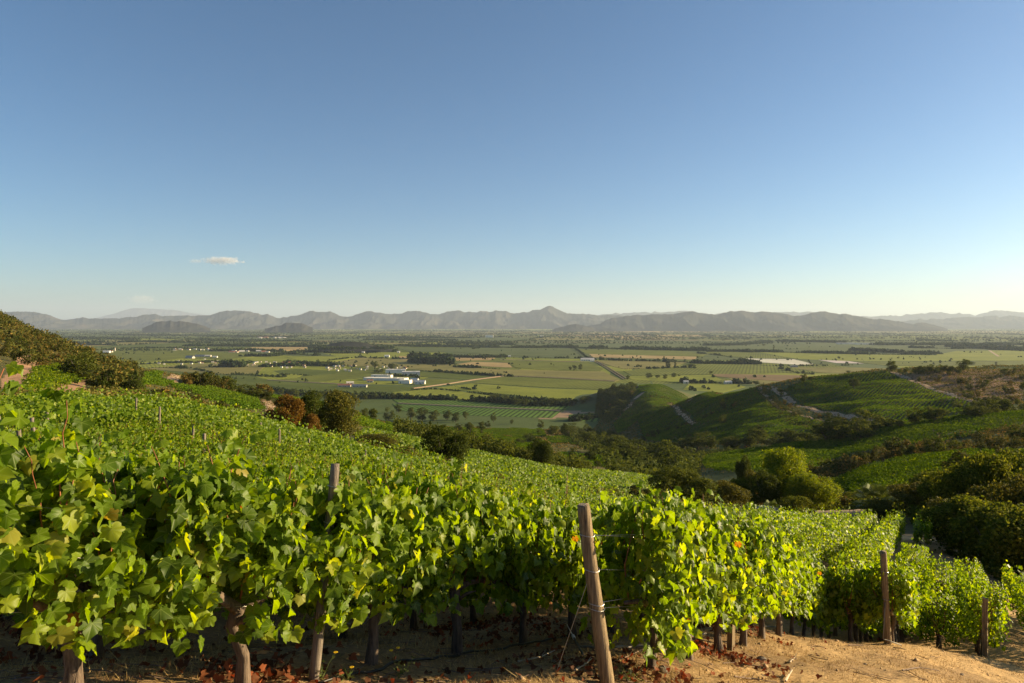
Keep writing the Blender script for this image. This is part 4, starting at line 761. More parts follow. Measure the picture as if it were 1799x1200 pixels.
# ------------------------------------------------------------------ near vineyard: single vines
DR = np.array([math.sin(R(AZ)), math.cos(R(AZ))]); NR_ = np.array([DR[1], -DR[0]]); ROT = math.atan2(DR[1], DR[0])
A0 = np.array([-.51, 6.33])
def rowpt(pr, t): p = A0 + NR_ * pr + DR * t; return float(p[0]), float(p[1])
def vine_meshes(seed, slope, tall=0.0, L=1.2, nfill=1300, hi=True, low=0.0):
    g = np.random.default_rng(seed); mb = MB(); lean = g.uniform(-.035, .035, 2)
    hz = .55
    pts = [(0, 0, -.18), (0, 0, .02), (lean[0]*.5 + g.normal()*.015, lean[1]*.5 + g.normal()*.02, .22), (lean[0] + g.normal()*.02, lean[1] + g.normal()*.02, .42), (lean[0]*1.1, lean[1], hz)]
    mb.tube(pts, [.062, .05, .036, .038, .045], 10, .28, seed=seed)
    for s in (-1, 1):
        cp = [(lean[0]*1.1, lean[1], hz - .02)] + [(s * L * k / 6 + g.normal()*.01, g.normal() * .015, hz + .05 + slope * s * L * k / 6 + g.normal()*.012) for k in (1, 2, 3)]
        mb.tube(cp, [.036, .026, .02, .014], 7, .25, seed=seed + s)
    if hi: mb.tube([pts[3], (pts[3][0] + .05, -.08, .5), (pts[3][0] + .09, -.15, .52)], [.018, .013, .004], 5, .2, seed=seed + 9)
    trunk = mb.mesh('trunk', True)
    cb = MB(); P = []; N = []; T = []; Z = []
    nsh = 13
    for k in range(nsh):
        x0 = (k + g.uniform(.1, .9)) / nsh * L - L / 2; hh = (.70 + .24 * g.random() + tall * g.random()) * (1 if g.random() > .2 else (1.28 if seed < 400 and seed % 5 > 1 else 1.1))
        sy = g.choice([-1, 1]) * g.uniform(.02, .26); wob = g.normal(0, .05, (8, 2)); m = 12; q = []
        for i in range(m):
            f = i / (m - 1); a = f * f
            q.append((x0 + g.normal(0, .006) + .16 * a * math.sin(k * 2.1) + wob[0, 0] * math.sin(f * 5), sy * math.sin(f * 2.3) + wob[1, 1] * math.sin(f * 4 + k), hz + .05 + f * hh - .10 * a * (k % 3 == 0)))
        q = np.array(q); cb.tube(q, np.linspace(.0065, .0022, m), 5, 0, seed=k)
        for i in range(1, m):
            for _ in range(3):
                side = g.choice([-1, 1]) if abs(q[i, 1]) < .06 else math.copysign(1, q[i, 1] + g.normal(0, .12)); pl = g.uniform(.05, .13)
                n = np.array([g.normal(0, .45), side * g.uniform(.3, 1), g.uniform(.1, .9)]); n /= np.linalg.norm(n)
                P.append(q[i] + np.array([g.normal(0, .05), side * pl, g.uniform(-.02, .05)])); N.append(n); T.append((g.normal(0, .5), side * .35, -.8)); Z.append((1 if hi else .78) * g.uniform(.070, .118) * (1 - .35 * max(0, i - 8) / 4))
    f = nfill; side = g.choice([-1, 1], f); dens = g.random(f) ** .8; zz = hz - .13 - low + (.98 + low) * dens
    yy = side * g.uniform(.1, .42, f) * (1 - .3 * np.abs(dens - .45)); xx = g.uniform(-L / 2 - .06, L / 2 + .06, f)
    keep = fbm(xx * 3 + seed, zz * 3 + side, 2, seed) > -.13; P += list(np.c_[xx, yy, zz][keep]); N += list(np.c_[g.normal(0, .45, f), side * g.uniform(.35, 1, f), g.uniform(.05, .8, f)][keep])
    T += list(np.c_[g.normal(0, .5, f), side * .3, np.full(f, -.9)][keep]); Z += list((1 if hi else .78) * g.uniform(.062, .118, f)[keep])
    P = np.array(P); N = np.array(N); T = np.array(T) + g.normal(0, .35, (len(P), 3)); N = N + g.normal(0, .38, N.shape)
    P[:, 2] += slope * P[:, 0]
    V, F, uv = leaves(P, N, T, np.array(Z) * 1.02, TPL if hi else TPS, g)
    fol = npmesh('foliage', V, F, uv=uv, smooth=False)
    cane = cb.mesh('canes', True)
    v = np.empty(len(cane.vertices) * 3, np.float32); cane.vertices.foreach_get('co', v); v = v.reshape(-1, 3); v[:, 2] += slope * v[:, 0]; cane.vertices.foreach_set('co', v.ravel())
    trunk.materials.append(MBARK); fol.materials.append(MV if hi else MVF); cane.materials.append(MCANE)
    return trunk, fol, cane
SL = [-.10, -.20, -.32]; VM = {}
for si, sl in enumerate(SL):
    for v in range(5): VM[(si, v, 1)] = vine_meshes(300 + v + 10 * si, sl, L=1.2)
    for v in range(4): VM[(si, v, 0)] = vine_meshes(400 + v + 10 * si, sl, L=1.2, nfill=800, hi=False)
def slope_at(x, y, s=.6): return float(ground(x + DR[0]*s, y + DR[1]*s) - ground(x - DR[0]*s, y - DR[1]*s)) / (2 * s)
def vine(x, y, hi, label, group=None, v=None, sc=1.0, rz=0.0, lx=1.0, key=None):
    sl = slope_at(x, y); si = int(np.argmin([abs(sl - s) for s in SL])); nv = 5 if hi else 4
    ms = VM[key] if key else VM[(si, random.randrange(nv) if v is None else v % nv, 1 if hi else 0)]
    t = thing('grapevine', label, 'grapevine', (x, y, float(ground(x, y))), ROT + rz, group); t.scale = (lx, 1, sc * (random.uniform(.94, 1.12) if y > 6 else 1.0))
    obj('trunk', ms[0], None, t); obj('foliage', ms[1], None, t); obj('canes', ms[2], None, t); return t
def edgeY(px): return np.interp(px, [-200, 0, 150, 300, 600, 900, 1200, 1400, 1600, 1660], [30, 33, 34, 35, 38, 42, 46, 47, 44, 42])
# front row (runs away to the right behind the leaning end post), second row, right-hand rows
cand = []
def add_row(pr, t0, t1, sp, kind):
    t = t0
    while t < t1:
        x, y = rowpt(pr, t + random.uniform(-.06, .06)); px = 899.5 + FP * x / max(y, .1)
        if y > 1.2 and -140 < px < 1960 and y < edgeY(px):
            if not (px > 1590 and 25.5 < y < 36) and not (px > 1655 and y > 24): cand.append([math.hypot(x, y), x, y, pr, t, kind, px])
        t += sp
FRONT = ['large leafed vine filling the lower left corner', 'thick gnarled vine left of the slender front post', 'vine with shaggy split bark right of the slender front post', 'vine with dark upright trunk in the middle of the front row',
         'thin stemmed vine in the front row right of the upright trunk', 'thin vine in the front row nearest the leaning end post']
ts = [-6.8, -5.64, -4.48, -3.32, -2.3, -1.13, 0, 1.2, 2.36, 3.5]
for i, t in enumerate(ts):
    x, y = rowpt(0, t); px = 899.5 + FP * x / max(y, .01)
    if y < 1.0 or px < -420: continue
    k = i - 3
    lb = FRONT[0] if k == 0 else ('vine cut off by the left edge of the view, beside the corner vine' if k < 0 else FRONT[min(k, 5)] if k < 5 else 'front row vine just behind the top of the leaning end post')
    if k == 5: lb = FRONT[5]
    if k < -1: lb = 'vine continuing the front row beyond the left edge'
    vine(x, y, True, lb, 'vines of the front row', sc=[.9, .93, .95, .95, .96, .98, 1.0, 1.04, 1.0, 1.05][i], v=i)
    if y < 5.2: vine(*rowpt(0.02, t + .55), True, 'leafy vine shoot filling the front row beside vine number %d' % i, 'vines of the front row') if False else None
add_row(0, 4.7, 45, 1.18, 'front')
bts = [.75, 1.85, 3.0, 4.15, 5.3, 6.5, 7.7]
BL = ['lone low hanging vine right of the leaning end post', 'vine with crooked dark trunk, second right of the leaning post', 'vine with upright trunk just left of the squared middle post', 'vine just right of the squared middle post',
      'second vine right of the squared middle post', 'third vine right of the squared middle post', 'fourth vine right of the squared middle post']
VM['b0'] = vine_meshes(777, -.30, L=1.15, nfill=1300, low=.22)
for i, t in enumerate(bts):
    x, y = rowpt(1.6, t); vine(x, y, True, BL[i], 'vines of the post row', v=i + 1, lx=1.0, key='b0' if i == 0 else None)
add_row(1.6, 8.9, 45, 1.18, 'post')
add_row(3.05, 9.5, 45, 1.18, 'right'); add_row(3.8, 12.8, 21, 1.18, 'right'); add_row(2.35, 9.6, 19, 1.1, 'post'); add_row(4.6, 11.9, 45, 1.18, 'right'); add_row(6.1, 12.4, 45, 1.18, 'right'); add_row(7.6, 13.4, 45, 1.18, 'right')
for k in range(6, 26): add_row(7.6 + 1.5 * (k - 5), 15 + k, 60, 1.18, 'right')
for k in range(1, 30): add_row(-1.52 * k, -30, 60, 1.2, 'back')
cand.sort(key=lambda c: c[0] if c[0] > 0 else 0)
NV = 280; rowname = {}
for i, (r_, x, y, pr, t, kind, px) in enumerate(cand[:NV]):
    if kind == 'front': lb, gp = 'vine in the far part of the front row, past the leaning end post', 'vines of the front row'
    elif kind == 'post': lb, gp = 'vine in the far part of the row that starts at the leaning post', 'vines of the post row'
    elif kind == 'right':
        k = int(round((pr - 3.05) / 1.52))
        lb = ['vine in the row that starts at the tall dark post on the right', 'vine in the row left of the short post at the right edge', 'vine in the row right of the short post at the right edge', 'vine of the last row at the right edge'][min(k, 3)]; gp = ['vines of the dark post row', 'vines of the short post row', 'vines at the right edge', 'vines of the last row'][min(k, 3)]
    else:
        k = int(round(-pr / 1.52)); lb = f'vine in the {ordinal(min(k - 1, 19))} row behind the front row'; gp = f'vines of the {ordinal(min(k - 1, 19))} row behind the front'
    vine(x, y, r_ < 11.5 or (kind in ('post', 'right') and r_ < 15), lb, gp, rz=math.pi if False else 0.0)
rest = np.array([[c[1], c[2]] for c in cand[NV:]])
print('VINES', len(cand), len(rest))
def bake_vines(XY, nl, ls, name, label):
    g = np.random.default_rng(12); n = len(XY); k = np.repeat(np.arange(n), nl); m = n * nl
    lo = g.uniform(-.62, .62, m); side = g.choice([-1, 1], m); ac = side * g.uniform(.05, .42, m); hz = .45 + 1.12 * g.random(m) ** .75 + .35 * (g.random(m) < .05)
    X = XY[k, 0] + lo * DR[0] + ac * NR_[0]; Y = XY[k, 1] + lo * DR[1] + ac * NR_[1]
    ZZ = ground(X, Y) + hz * (1 + .18 * fbm(X / 2, Y / 2, 3, 9))
    nr = np.c_[side * NR_[0], side * NR_[1], np.full(m, .45)] + .5 * g.normal(size=(m, 3))
    V, F, uv = leaves(np.c_[X, Y, ZZ], nr, rnd3(g, m) + (0, 0, -.8), ls * g.uniform(.7, 1.3, m), TPQ, g)
    me = npmesh(name, V, F, uv=uv); o = obj(name, me, MVF); tag(o, label, 'vineyard', kind='stuff')
if len(rest): bake_vines(rest, 640, .12, 'vine_rows', 'mass of farther vine rows of the near vineyard, up to its far edge')

# ------------------------------------------------------------------ posts, wires, hoses
def post(x, y, h, r, label, lean=(0, 0), mat=None, square=False, seed=0, top_cut=True, group=None, grain=True):
    z = float(ground(x, y)); t = thing('trellis_post', label, 'post', (x, y, z), 0, group); mb = MB(); g = np.random.default_rng(seed)
    n = 4 if square else 14; hs = [-.3, 0, .3, .6, .85, .97, 1.0]
    pts = [(lean[0] * max(0, s) + g.normal() * .003, lean[1] * max(0, s) + g.normal() * .003, h * s) for s in hs]
    if square: mb.tube(pts[:-1], [r * 1.2] * 6, 4, .03, seed=seed)
    else: mb.tube(pts, [r * 1.12, r * 1.1, r * 1.04, r, r * .96, r * .95, r * .86], n, .035, seed=seed)
    mb.build('shaft', mat or MPOST, t, smooth=False if square else True)
    return t, z
def staples(t, lean, hs, r, h):
    mb = MB()
    for s in hs:
        c = np.array([lean[0] * s / h, lean[1] * s / h, s])
        a = np.linspace(0, 2 * math.pi, 17); mb.tube([c + ((r + .004) * math.cos(q), (r + .004) * math.sin(q), .006 * math.sin(q * 2)) for q in a], .003, 5, cap=False)
    mb.build('wire_wrap', MWIRE, t)
def lean_for(px0, px1, y): return (px0 - px1) / FP * y
# leaning end post
x, y = U(1067) * 5.3, 5.3
EP, ez = post(x, y, 1.40, .054, 'thick round leaning wooden end post in front of the vines', (-.185, .02), seed=3)
lean = (-.185, .02); staples(EP, lean, [.60, .64, .90, 1.17], .055, 1.40)
mb = MB(); mb.tube([(lean[0]*1.0, lean[1]*1.0, 1.398), (lean[0]*1.0, lean[1], 1.404)], [.044, .040], 14, .05); mb.build('cut_top', MPOSTG, EP)
ep = np.array([x, y, ez])
x2, y2 = U(551) * 4.72, 4.72; SP, sz_ = post(x2, y2, 1.50, .034, 'slender grey weathered post standing among the front row vines', (.15, .0), MPOSTG, seed=5); staples(SP, (.15, 0), [1.1, 1.35], .036, 1.50)
x3, y3 = rowpt(1.6, 3.55); post(x3, y3, 1.3, .042, 'squared pale post between the trunks of the post row', (0, 0), MPOST, True, 6)
xC, yC = U(1560) * 12.3, 12.3; CP, cz = post(xC, yC, 1.66, .058, 'tall dark round post at the end of the right vine row', (-.085, 0), MPOST, seed=7); staples(CP, (-.085, 0), [.8, 1.3], .06, 1.66)
xD, yD = U(1731) * 13.6, 13.6; DP, dz = post(xD, yD, 1.22, .052, 'short squared brown post at the right edge', (0, 0), MPOST, True, 8)
FPN = [(6, 700, 17, 1.75, -.12, 'second post from the left, mostly hidden by leaves, beside the left edge'), (42, 690, 15.5, 1.75, -.14, 'grey leaning post on the upper left, left of the pair'), (72, 678, 16.5, 1.9, -.22, 'tallest grey leaning post on the upper left above the leaves'), (90, 682, 20, 1.8, -.12, 'pale leaning post right of the tallest one on the upper left'),
       (238, 695, 27, 1.8, .03, 'pale small post in the upper left vines'), (279, 710, 23, 1.75, .03, 'thin grey post among the vines left of the brushy bank'), (332, 748, 19, 1.85, .12, 'dark leaning post among the vines in the left middle'), (356, 762, 18, 1.75, .04, 'short dark post right of the dark leaning one'),
       (458, 742, 30, 1.8, 0, 'post top below the rust brown shrub'), (490, 754, 25, 1.85, .02, 'taller post right of the one below the rusty shrub'), (541, 770, 28, 1.75, .05, 'leaning post below the orange bush'), (642, 790, 30, 1.85, 0, 'dark post top below the olive tree'),
       (641, 822, 19, 1.8, 0, 'dark stake standing in the middle of the vines'), (679, 797, 31, 1.85, 0, 'pale post top right of the dark one below the olive tree'), (797, 826, 34, 1.8, 0, 'thin post top below the round dark bush'), (888, 848, 30, 1.8, 0, 'post top left of the wide brush band'),
       (965, 858, 30, 1.8, 0, 'post top midway along the far vines'), (993, 868, 28, 1.8, 0, 'thin post top left of the leaning end post'), (1053, 874, 26, 1.8, 0, 'post top just right of the leaning end post'), (1093, 893, 15, 1.7, 0, 'squared pale post top left of the tall front vine')]
for px, py, Y, h, ln, lb in FPN:
    xx, yy, zz = at(px, Y); tz = -(py - HY) / FP * Y; post(xx, yy, max(1.6, min(2.0, tz - zz)), .036 if Y > 18 else .045, lb, (ln, 0), MPOSTG, seed=px)
def wire(pts, r, name, label, mat=MWIRE, cat='wire', sag=0.0, n=14):
    pts = np.asarray(pts, float)
    if len(pts) == 2:
        t = np.linspace(0, 1, n)[:, None]; pts = pts[0] * (1 - t) + pts[1] * t; pts[:, 2] -= sag * (4 * t * (1 - t))[:, 0]
    mb = MB(); mb.tube(pts, r, 6); return tag(mb.build(name, mat, smooth=True), label, cat, 'trellis wires' if cat == 'wire' else None)
def gp(pr, t, h): xx, yy = rowpt(pr, t); return (xx, yy, float(ground(xx, yy)) + h)
def on(s): return ep + np.array([lean[0] * s / 1.40, lean[1] * s / 1.40, s])
for s, h, lb in [(1.17, 1.22, 'topmost pair'), (.90, .92, 'upper middle'), (.64, .70, 'lower middle'), (.60, .60, 'lowest')]:
    wire([on(s), gp(1.6, .8, h * .97), gp(1.6, 4.4, h), gp(1.6, 9, h)], .0016, 'trellis_wire', f'thin grey trellis wire from the leaning end post, {lb}')
wire([on(1.16), gp(1.6, .8, 1.22), gp(1.6, 4.4, 1.22)], .002, 'trellis_wire', 'second thin wire close under the topmost one at the leaning post')
for h, lb in [(1.02, 'topmost'), (.78, 'middle'), (.5, 'lowest')]:
    wire([gp(.02, t, h) for t in np.arange(-5, 6, 1.0)], .0011, 'trellis_wire', f'{lb} wire strung along the front row of vines')
# hoses
def gline(pts, r, lift): return [(a, b, float(ground(a, b)) + lift + r) for a, b in pts]
H1 = hits([(560,1206),(590,1196),(640,1186),(670,1182),(685,1171),(700,1166),(725,1165),(760,1162),(800,1156),(850,1147),(900,1138),(950,1130),(985,1123),(1005,1120)], 2)
xs = np.linspace(0, 1, 60); s_ = np.linspace(0, 1, len(H1)); H1 = np.c_[np.interp(xs, s_, H1[:, 0]), np.interp(xs, s_, H1[:, 1])]
wire(gline(H1, .011, .012), .011, 'irrigation_hose', 'long black irrigation hose lying on the ground under the front row', MHOSE, 'hose')
H2 = hits([(1018,1142),(1045,1145),(1075,1146),(1110,1143),(1150,1139),(1185,1133),(1212,1125),(1240,1118)], 2); xs = np.linspace(0, 1, 40); s_ = np.linspace(0, 1, len(H2)); H2 = np.c_[np.interp(xs, s_, H2[:, 0]), np.interp(xs, s_, H2[:, 1])]
wire(gline(H2, .012, .03), .012, 'irrigation_hose', 'grey irrigation hose from behind the leaning post along the post row', MHOSEG, 'hose')
H3 = hits([(1343,1107),(1372,1106)], 8); wire(gline(H3, .012, .05), .012, 'irrigation_hose', 'short pale hose length under the right part of the post row', MHOSEG, 'hose')
(a0, b0), (a1, b1) = hits([(996,1120), (1028,1158)], 3); z0, z1 = float(ground(a0, b0)), float(ground(a1, b1))
t = thing('irrigation_stake', 'black and white plastic stake lying aslant left of the leaning post', 'stake', (a1, b1, z1)); v0 = np.array([a0 - a1, b0 - b1, z0 - z1 + .16])
mb = MB(); mb.tube([v0 * 0, v0 * .12, v0 * .62], [.006, .013, .013], 8); mb.build('stake_body', MHOSE, t, smooth=True)
mb = MB(); mb.tube([v0 * .62, v0 * 1.0], [.007, .004], 6); mb.build('stake_tip', MWHITE, t)
mb = MB(); mb.tube([v0 * .52, v0 * .60], [.018, .018], 8); mb.build('clamp', MWHITE, t)
anc = hits([(975,1188)], 3)[0]; wire([on(.9), (anc[0], anc[1], float(ground(*anc)))], .0025, 'guy_wire', 'guy wire slanting from the leaning post to the ground', MWIRE, 'guy wire')
q = hits([(1549,1131),(1551,1118),(1560,1122),(1572,1131)], 9); wire([(xC - .08, yC - .05, cz + .75), (xC - .13, yC - .08, cz + .12), (xC - .05, yC - .1, cz + .10), (xC + .18, yC - .1, cz + .02)], .010, 'irrigation_riser', 'pale thin hose looping down beside the tall dark post', MHOSEG, 'hose')

# ------------------------------------------------------------------ dry grass, litter, sticks, stones, weeds
def ground_pts(n, ymax, g, lo=-.8, hi=.85, p=2.2, ymin=3.0):
    y = ymin + (ymax - ymin) * g.random(n) ** p; x = y * g.uniform(lo, hi, n); return x, y
g = np.random.default_rng(31)
x, y = ground_pts(190000, 24, g, p=1.3); pr = (x - A0[0]) * NR_[0] + (y - A0[1]) * NR_[1]
den = fbm(x * 1.3, y * 1.3, 4, 51); k = den > np.where(pr > 2.2, -.05, .0); x, y, pr = x[k], y[k], pr[k]; n = len(x); x, y = x + g.normal(0, .02, n), y + g.normal(0, .02, n)
h = g.uniform(.015, .055, n) * np.where(pr > 2.2, .55, 1.0) * (1 + 1.2 * (g.random(n) < .04)); a = g.uniform(0, 6.28, n); ln = g.uniform(.4, 2.2, n) * h; w = g.uniform(.0014, .0032, n) * (1 + y / 14)
z = ground(x, y); c, s = np.cos(a), np.sin(a)
V = np.stack([np.c_[x - s*w, y + c*w, z - .005], np.c_[x + s*w, y - c*w, z - .005], np.c_[x + c*ln, y + s*ln, z + h]], 1).reshape(-1, 3)
tag(obj('dry_grass', npmesh('dry_grass', V, np.arange(3 * n).reshape(-1, 3)), MSTRAW), 'short dry straw grass on the bare ground and between the trunks', 'dry grass', kind='stuff')
# flattened straw lying about
x, y = ground_pts(60000, 18, g, p=1.3); n = len(x); a = g.uniform(0, 3.14, n); L = g.uniform(.02, .09, n); w = g.uniform(.001, .003, n); z = ground(x, y); c, s = np.cos(a), np.sin(a); x2_, y2_ = x + c * L, y + s * L; z2 = ground(x2_, y2_)
V = np.stack([np.c_[x - s*w, y + c*w, z + .012], np.c_[x + s*w, y - c*w, z + .012], np.c_[x2_ + s*w, y2_ - c*w, z2 + .014], np.c_[x2_ - s*w, y2_ + c*w, z2 + .014]], 1).reshape(-1, 3)
tag(obj('straw', npmesh('straw', V, np.arange(4 * n).reshape(-1, 4)), MSTRAW), 'loose straw scattered flat over the soil', 'straw', kind='stuff')
x, y = ground_pts(5200, 17, g, p=1.2); k = fbm(x * 1.7, y * 1.7, 3, 61) > .0; x, y = x[k], y[k]; n = len(x); sz = g.uniform(.004, .016, n) * (1 + 1.6 * (g.random(n) < .06)); z = ground(x, y)
_oc = np.array([(1, 0, 0), (0, 1, 0), (-1, 0, 0), (0, -1, 0), (0, 0, .8), (0, 0, -.8)]); _of = np.array([(0, 1, 4), (1, 2, 4), (2, 3, 4), (3, 0, 4), (1, 0, 5), (2, 1, 5), (3, 2, 5), (0, 3, 5)])
V = (np.c_[x, y, z + .2 * sz][:, None] + _oc[None] * sz[:, None, None] * g.uniform(.6, 1.5, (n, 6, 1))).reshape(-1, 3); F = (_of[None] + (np.arange(n) * 6)[:, None, None]).reshape(-1, 3)
tag(obj('soil_clods', npmesh('soil_clods', V, F), M_simple('clod', (.30, .20, .11), .95, .3, 30)), 'small dry clods of soil strewn over the bare ground', 'soil clods', kind='stuff')
# dead red leaves
C = [((1262,1150),.35,900),((1225,1100),.4,700),((1290,1105),.35,520),((470,1188),.3,520),((50,1130),.5,620),((20,1110),.6,400),((1000,1165),.4,260),((880,1100),.5,520),((1560,1128),.3,240),((960,1095),.6,500),((1095,1180),.4,200),((620,1185),.4,160),((820,1120),.5,220),((700,1090),.7,420),((240,1180),.5,220),((900,1190),.4,120),((1145,1180),.3,160)]
Px = []; Pn = []
for (cpx, cpy), sd_, cn in C:
    cn = cn // 3; (cx, cy), = hits([(cpx, cpy)], 2.5); xx = cx + g.normal(0, sd_, cn); yy = cy + g.normal(0, sd_ * .8, cn); Px.append(np.c_[xx, yy, ground(xx, yy) + g.uniform(.005, .06, cn)])
xx, yy = ground_pts(700, 14, g, p=1.2); pr = (xx - A0[0]) * NR_[0] + (yy - A0[1]) * NR_[1]; k = pr < 2.4; xx, yy = xx[k], yy[k]; Px.append(np.c_[xx, yy, ground(xx, yy) + .012])
Px = np.concatenate(Px); n = len(Px); V, F, uv = leaves(Px, norm(np.array([0, 0, 1.0]) + .8 * g.normal(size=(n, 3))), rnd3(g, n), g.uniform(.03, .075, n), TPS, g)
tag(obj('leaf_litter', npmesh('leaf_litter', V, F), MLITTER), 'curled red dead vine leaves lying in drifts under the rows', 'leaf litter', kind='stuff')
# fine twigs and prunings
x, y = ground_pts(900, 13, g, p=1.1); mb = MB()
for i in range(len(x)):
    pr = (x[i] - A0[0]) * NR_[0] + (y[i] - A0[1]) * NR_[1]
    if pr > 2.6 and g.random() > .3: continue
    a = g.uniform(0, 3.14); L = g.uniform(.08, .42); q = [(x[i] + math.cos(a) * L * f, y[i] + math.sin(a) * L * f + .02 * math.sin(6 * f), 0) for f in (0, .35, .7, 1)]
    mb.tube([(p[0], p[1], float(ground(p[0], p[1])) + .015 + .02 * g.random()) for p in q], g.uniform(.0015, .005), 4, cap=False)
tag(mb.build('prunings', MSTICK), 'thin brown prunings scattered under the vines', 'prunings', kind='stuff')
for pts, r, mt, lb in [([(1297,1168),(1318,1173),(1337,1178)],.009,0,'dark curved stick on the bare ground right of the red leaves'),([(1380,1200),(1386,1190),(1392,1184)],.012,1,'pale forked stick standing at the bottom edge'),([(1270,1168),(1290,1169)],.006,0,'short thin stick left of the dark curved stick'),
    ([(1388,1166),(1396,1160)],.008,1,'small pale stick right of the stone'),([(1290,1192),(1320,1198),(1335,1202)],.009,0,'long brown twig at the bottom edge below the curved stick'),([(1490,1135),(1505,1137),(1517,1138)],.010,0,'stick left of the tall dark post'),([(1570,1140),(1582,1142),(1592,1146)],.010,0,'stick just right of the tall dark post'),
    ([(1585,1180),(1615,1176),(1650,1183)],.010,0,'thin branch on the lower right bare ground'),([(1040,1178),(1070,1172),(1105,1160),(1130,1150)],.007,0,'long thin branch lying right of the leaning post'),([(565,1092),(620,1090),(660,1090)],.012,1,'pale long branch on the shaded ground behind the slender post'),([(590,1098),(640,1100)],.010,1,'second pale branch below the long one behind the slender post'),
    ([(910,1166),(950,1160),(975,1150)],.007,1,'curved pale twig left of the plastic stake'),([(1010,1182),(1030,1172),(1040,1165)],.007,1,'pale twig under the plastic stake')]:
    q = hits(pts, 2.5); zz = [(a, b, float(ground(a, b)) + .018 + .012 * i) for i, (a, b) in enumerate(q)]; mb = MB(); mb.tube(zz, np.linspace(r, r * .5, len(zz)), 6, .2); mb.tube([zz[len(zz)//2], (zz[len(zz)//2][0] + .05, zz[len(zz)//2][1] + .05, zz[len(zz)//2][2] + .04)], [r * .5, r * .2], 5)
    tag(mb.build('stick', MPSTICK if mt else MSTICK), lb, 'stick', 'sticks on the ground')
def rock(px, py, s, lb, seed):
    (a, b), = hits([(px, py)], 3); g2 = np.random.default_rng(seed); mb = MB(); n = 10; V = []; F = []
    for i in range(6):
        ph = math.pi * i / 5
        for k in range(n):
            t = 2 * math.pi * k / n; rr_ = s * g2.uniform(.8, 1.15); V.append((math.cos(t) * math.sin(ph) * rr_ * 1.3, math.sin(t) * math.sin(ph) * rr_, math.cos(ph) * rr_ * .75))
    F = [(i*n+k, i*n+(k+1) % n, (i+1)*n+(k+1) % n, (i+1)*n+k) for i in range(5) for k in range(n)]
    mb.add(V, F); tag(mb.build('stone', MROCK, loc=(a, b, float(ground(a, b)) + s * .25)), lb, 'stone', 'stones')
rock(1338, 1160, .045, 'rough brown clod of stone on the bare golden ground', 1); rock(1166, 1180, .05, 'dark stone beside the lone low vine', 2); rock(1520, 1168, .02, 'small stone on the bare ground right of the clod', 3); rock(1690, 1186, .025, 'small stone at the lower right corner', 4)
# weeds with yellow flowers
MYEL = M_simple('yellow_petal', (.75, .48, .02), .6, .1, 5); MSTEM = M_leaf('weed_leaf', [(0, (.05, .09, .02)), (1, (.12, .14, .04))], trans=.2)
for px, py, s, lb in [(565,1182,.16,'weed with one yellow flower right of the slender post base'),(612,1183,.13,'smaller weed with yellow flower near the black hose'),(700,1180,.24,'tall thin weed in front of the black hose'),(1108,1190,.14,'low green weed right of the leaning post foot')]:
    (a, b), = hits([(px, py + 12)], 2.5); t = thing('wildflower', lb, 'wildflower', (a, b, float(ground(a, b))), 0, 'weeds by the front row'); mb = MB(); fl = MB(); g2 = np.random.default_rng(px)
    for i in range(6):
        e = np.array([g2.normal() * s * .4, g2.normal() * s * .4, s * g2.uniform(.5, 1)]); mb.tube([(0, 0, -.01), e * .5 + (0, 0, s * .1), e], [.002, .0016, .001], 4)
        if i < (1 if px != 700 else 2):
            for k in range(6): c_ = e + .009 * np.array([math.cos(k), math.sin(k), .2]); fl.box(c_, (.010, .010, .003), k)
        for k in range(4):
            p_ = e * g2.uniform(.2, .9); d_ = rnd3(g2, 1)[0] * .03; mb.add([p_, p_ + d_ + (0, 0, .006), p_ + d_ * 1.6, p_ + d_ - (0, 0, .006)], [(0, 1, 2, 3)])
    mb.build('stems', MSTEM, t)
    if px != 1108: fl.build('flower', MYEL, t)

# ------------------------------------------------------------------ palm, small palm, dirt bank, grey sheet
def palm(px, Y, h, cr, nf, label, seed):
    x, y, z = at(px, Y); t = thing('palm_tree', label, 'palm tree', (x, y, z - .2)); g2 = np.random.default_rng(seed); mb = MB()
    mb.tube([(0, 0, 0), (.03, 0, h * .5), (0, .02, h)], [.30 * cr / 2, .25 * cr / 2, .26 * cr / 2], 12, .12, seed=seed); mb.build('trunk', MTRK, t, smooth=True)
    for i in range(nf):
        a = i * 2.399; el = 1.25 - 2.0 * (i / nf); fr = MB(); L = cr * g2.uniform(.5, .65); d = np.array([math.cos(a) * math.cos(el), math.sin(a) * math.cos(el), math.sin(el)]); b0 = np.array([0, 0, h]); b1 = b0 + d * L * .9 + (0, 0, -.1 * L)
        fr.tube([b0, b0 + d * L * .5, b1], [.03, .02, .015], 5); sd = norm(np.cross(d, [0, 0, 1.0])); up = np.cross(sd, d); R_ = cr * .42
        for k in range(18):
            th_ = -1.9 + 3.8 * k / 17; e = d * math.cos(th_) + sd * math.sin(th_); m_ = b1 + e * R_ * .55 + up * .03; tip = b1 + e * R_ * g2.uniform(.85, 1.05) - np.array([0, 0, R_ * .28]); pw = np.cross(e, up) * R_ * .055
            fr.add([b1, m_ + pw, tip, m_ - pw], [(0, 1, 2, 3)])
        fr.build('frond', MPALM, t)
    return t
palm(1537, 90, 2.3, 3.2, 26, 'fan palm with glinting fronds beyond the near vineyard', 3)
palm(1355, 78, 1.4, 1.6, 16, 'small yellowish palm left of the citrus shrub', 4)
x, y, z = at(1334, 82)
mb = MB(); ns = 9; V = []; F = []
for i in range(ns + 1):
    for k in range(7):
        u_ = i / ns; a = math.pi * k / 6; rr_ = 1.25 * math.sin(max(.12, u_) * math.pi * .62 + .12); V.append((-2.2 + 4.4 * u_, math.cos(a) * rr_ * .9, math.sin(a) * rr_ * .95 + .12 * math.sin(9 * u_ + k)))
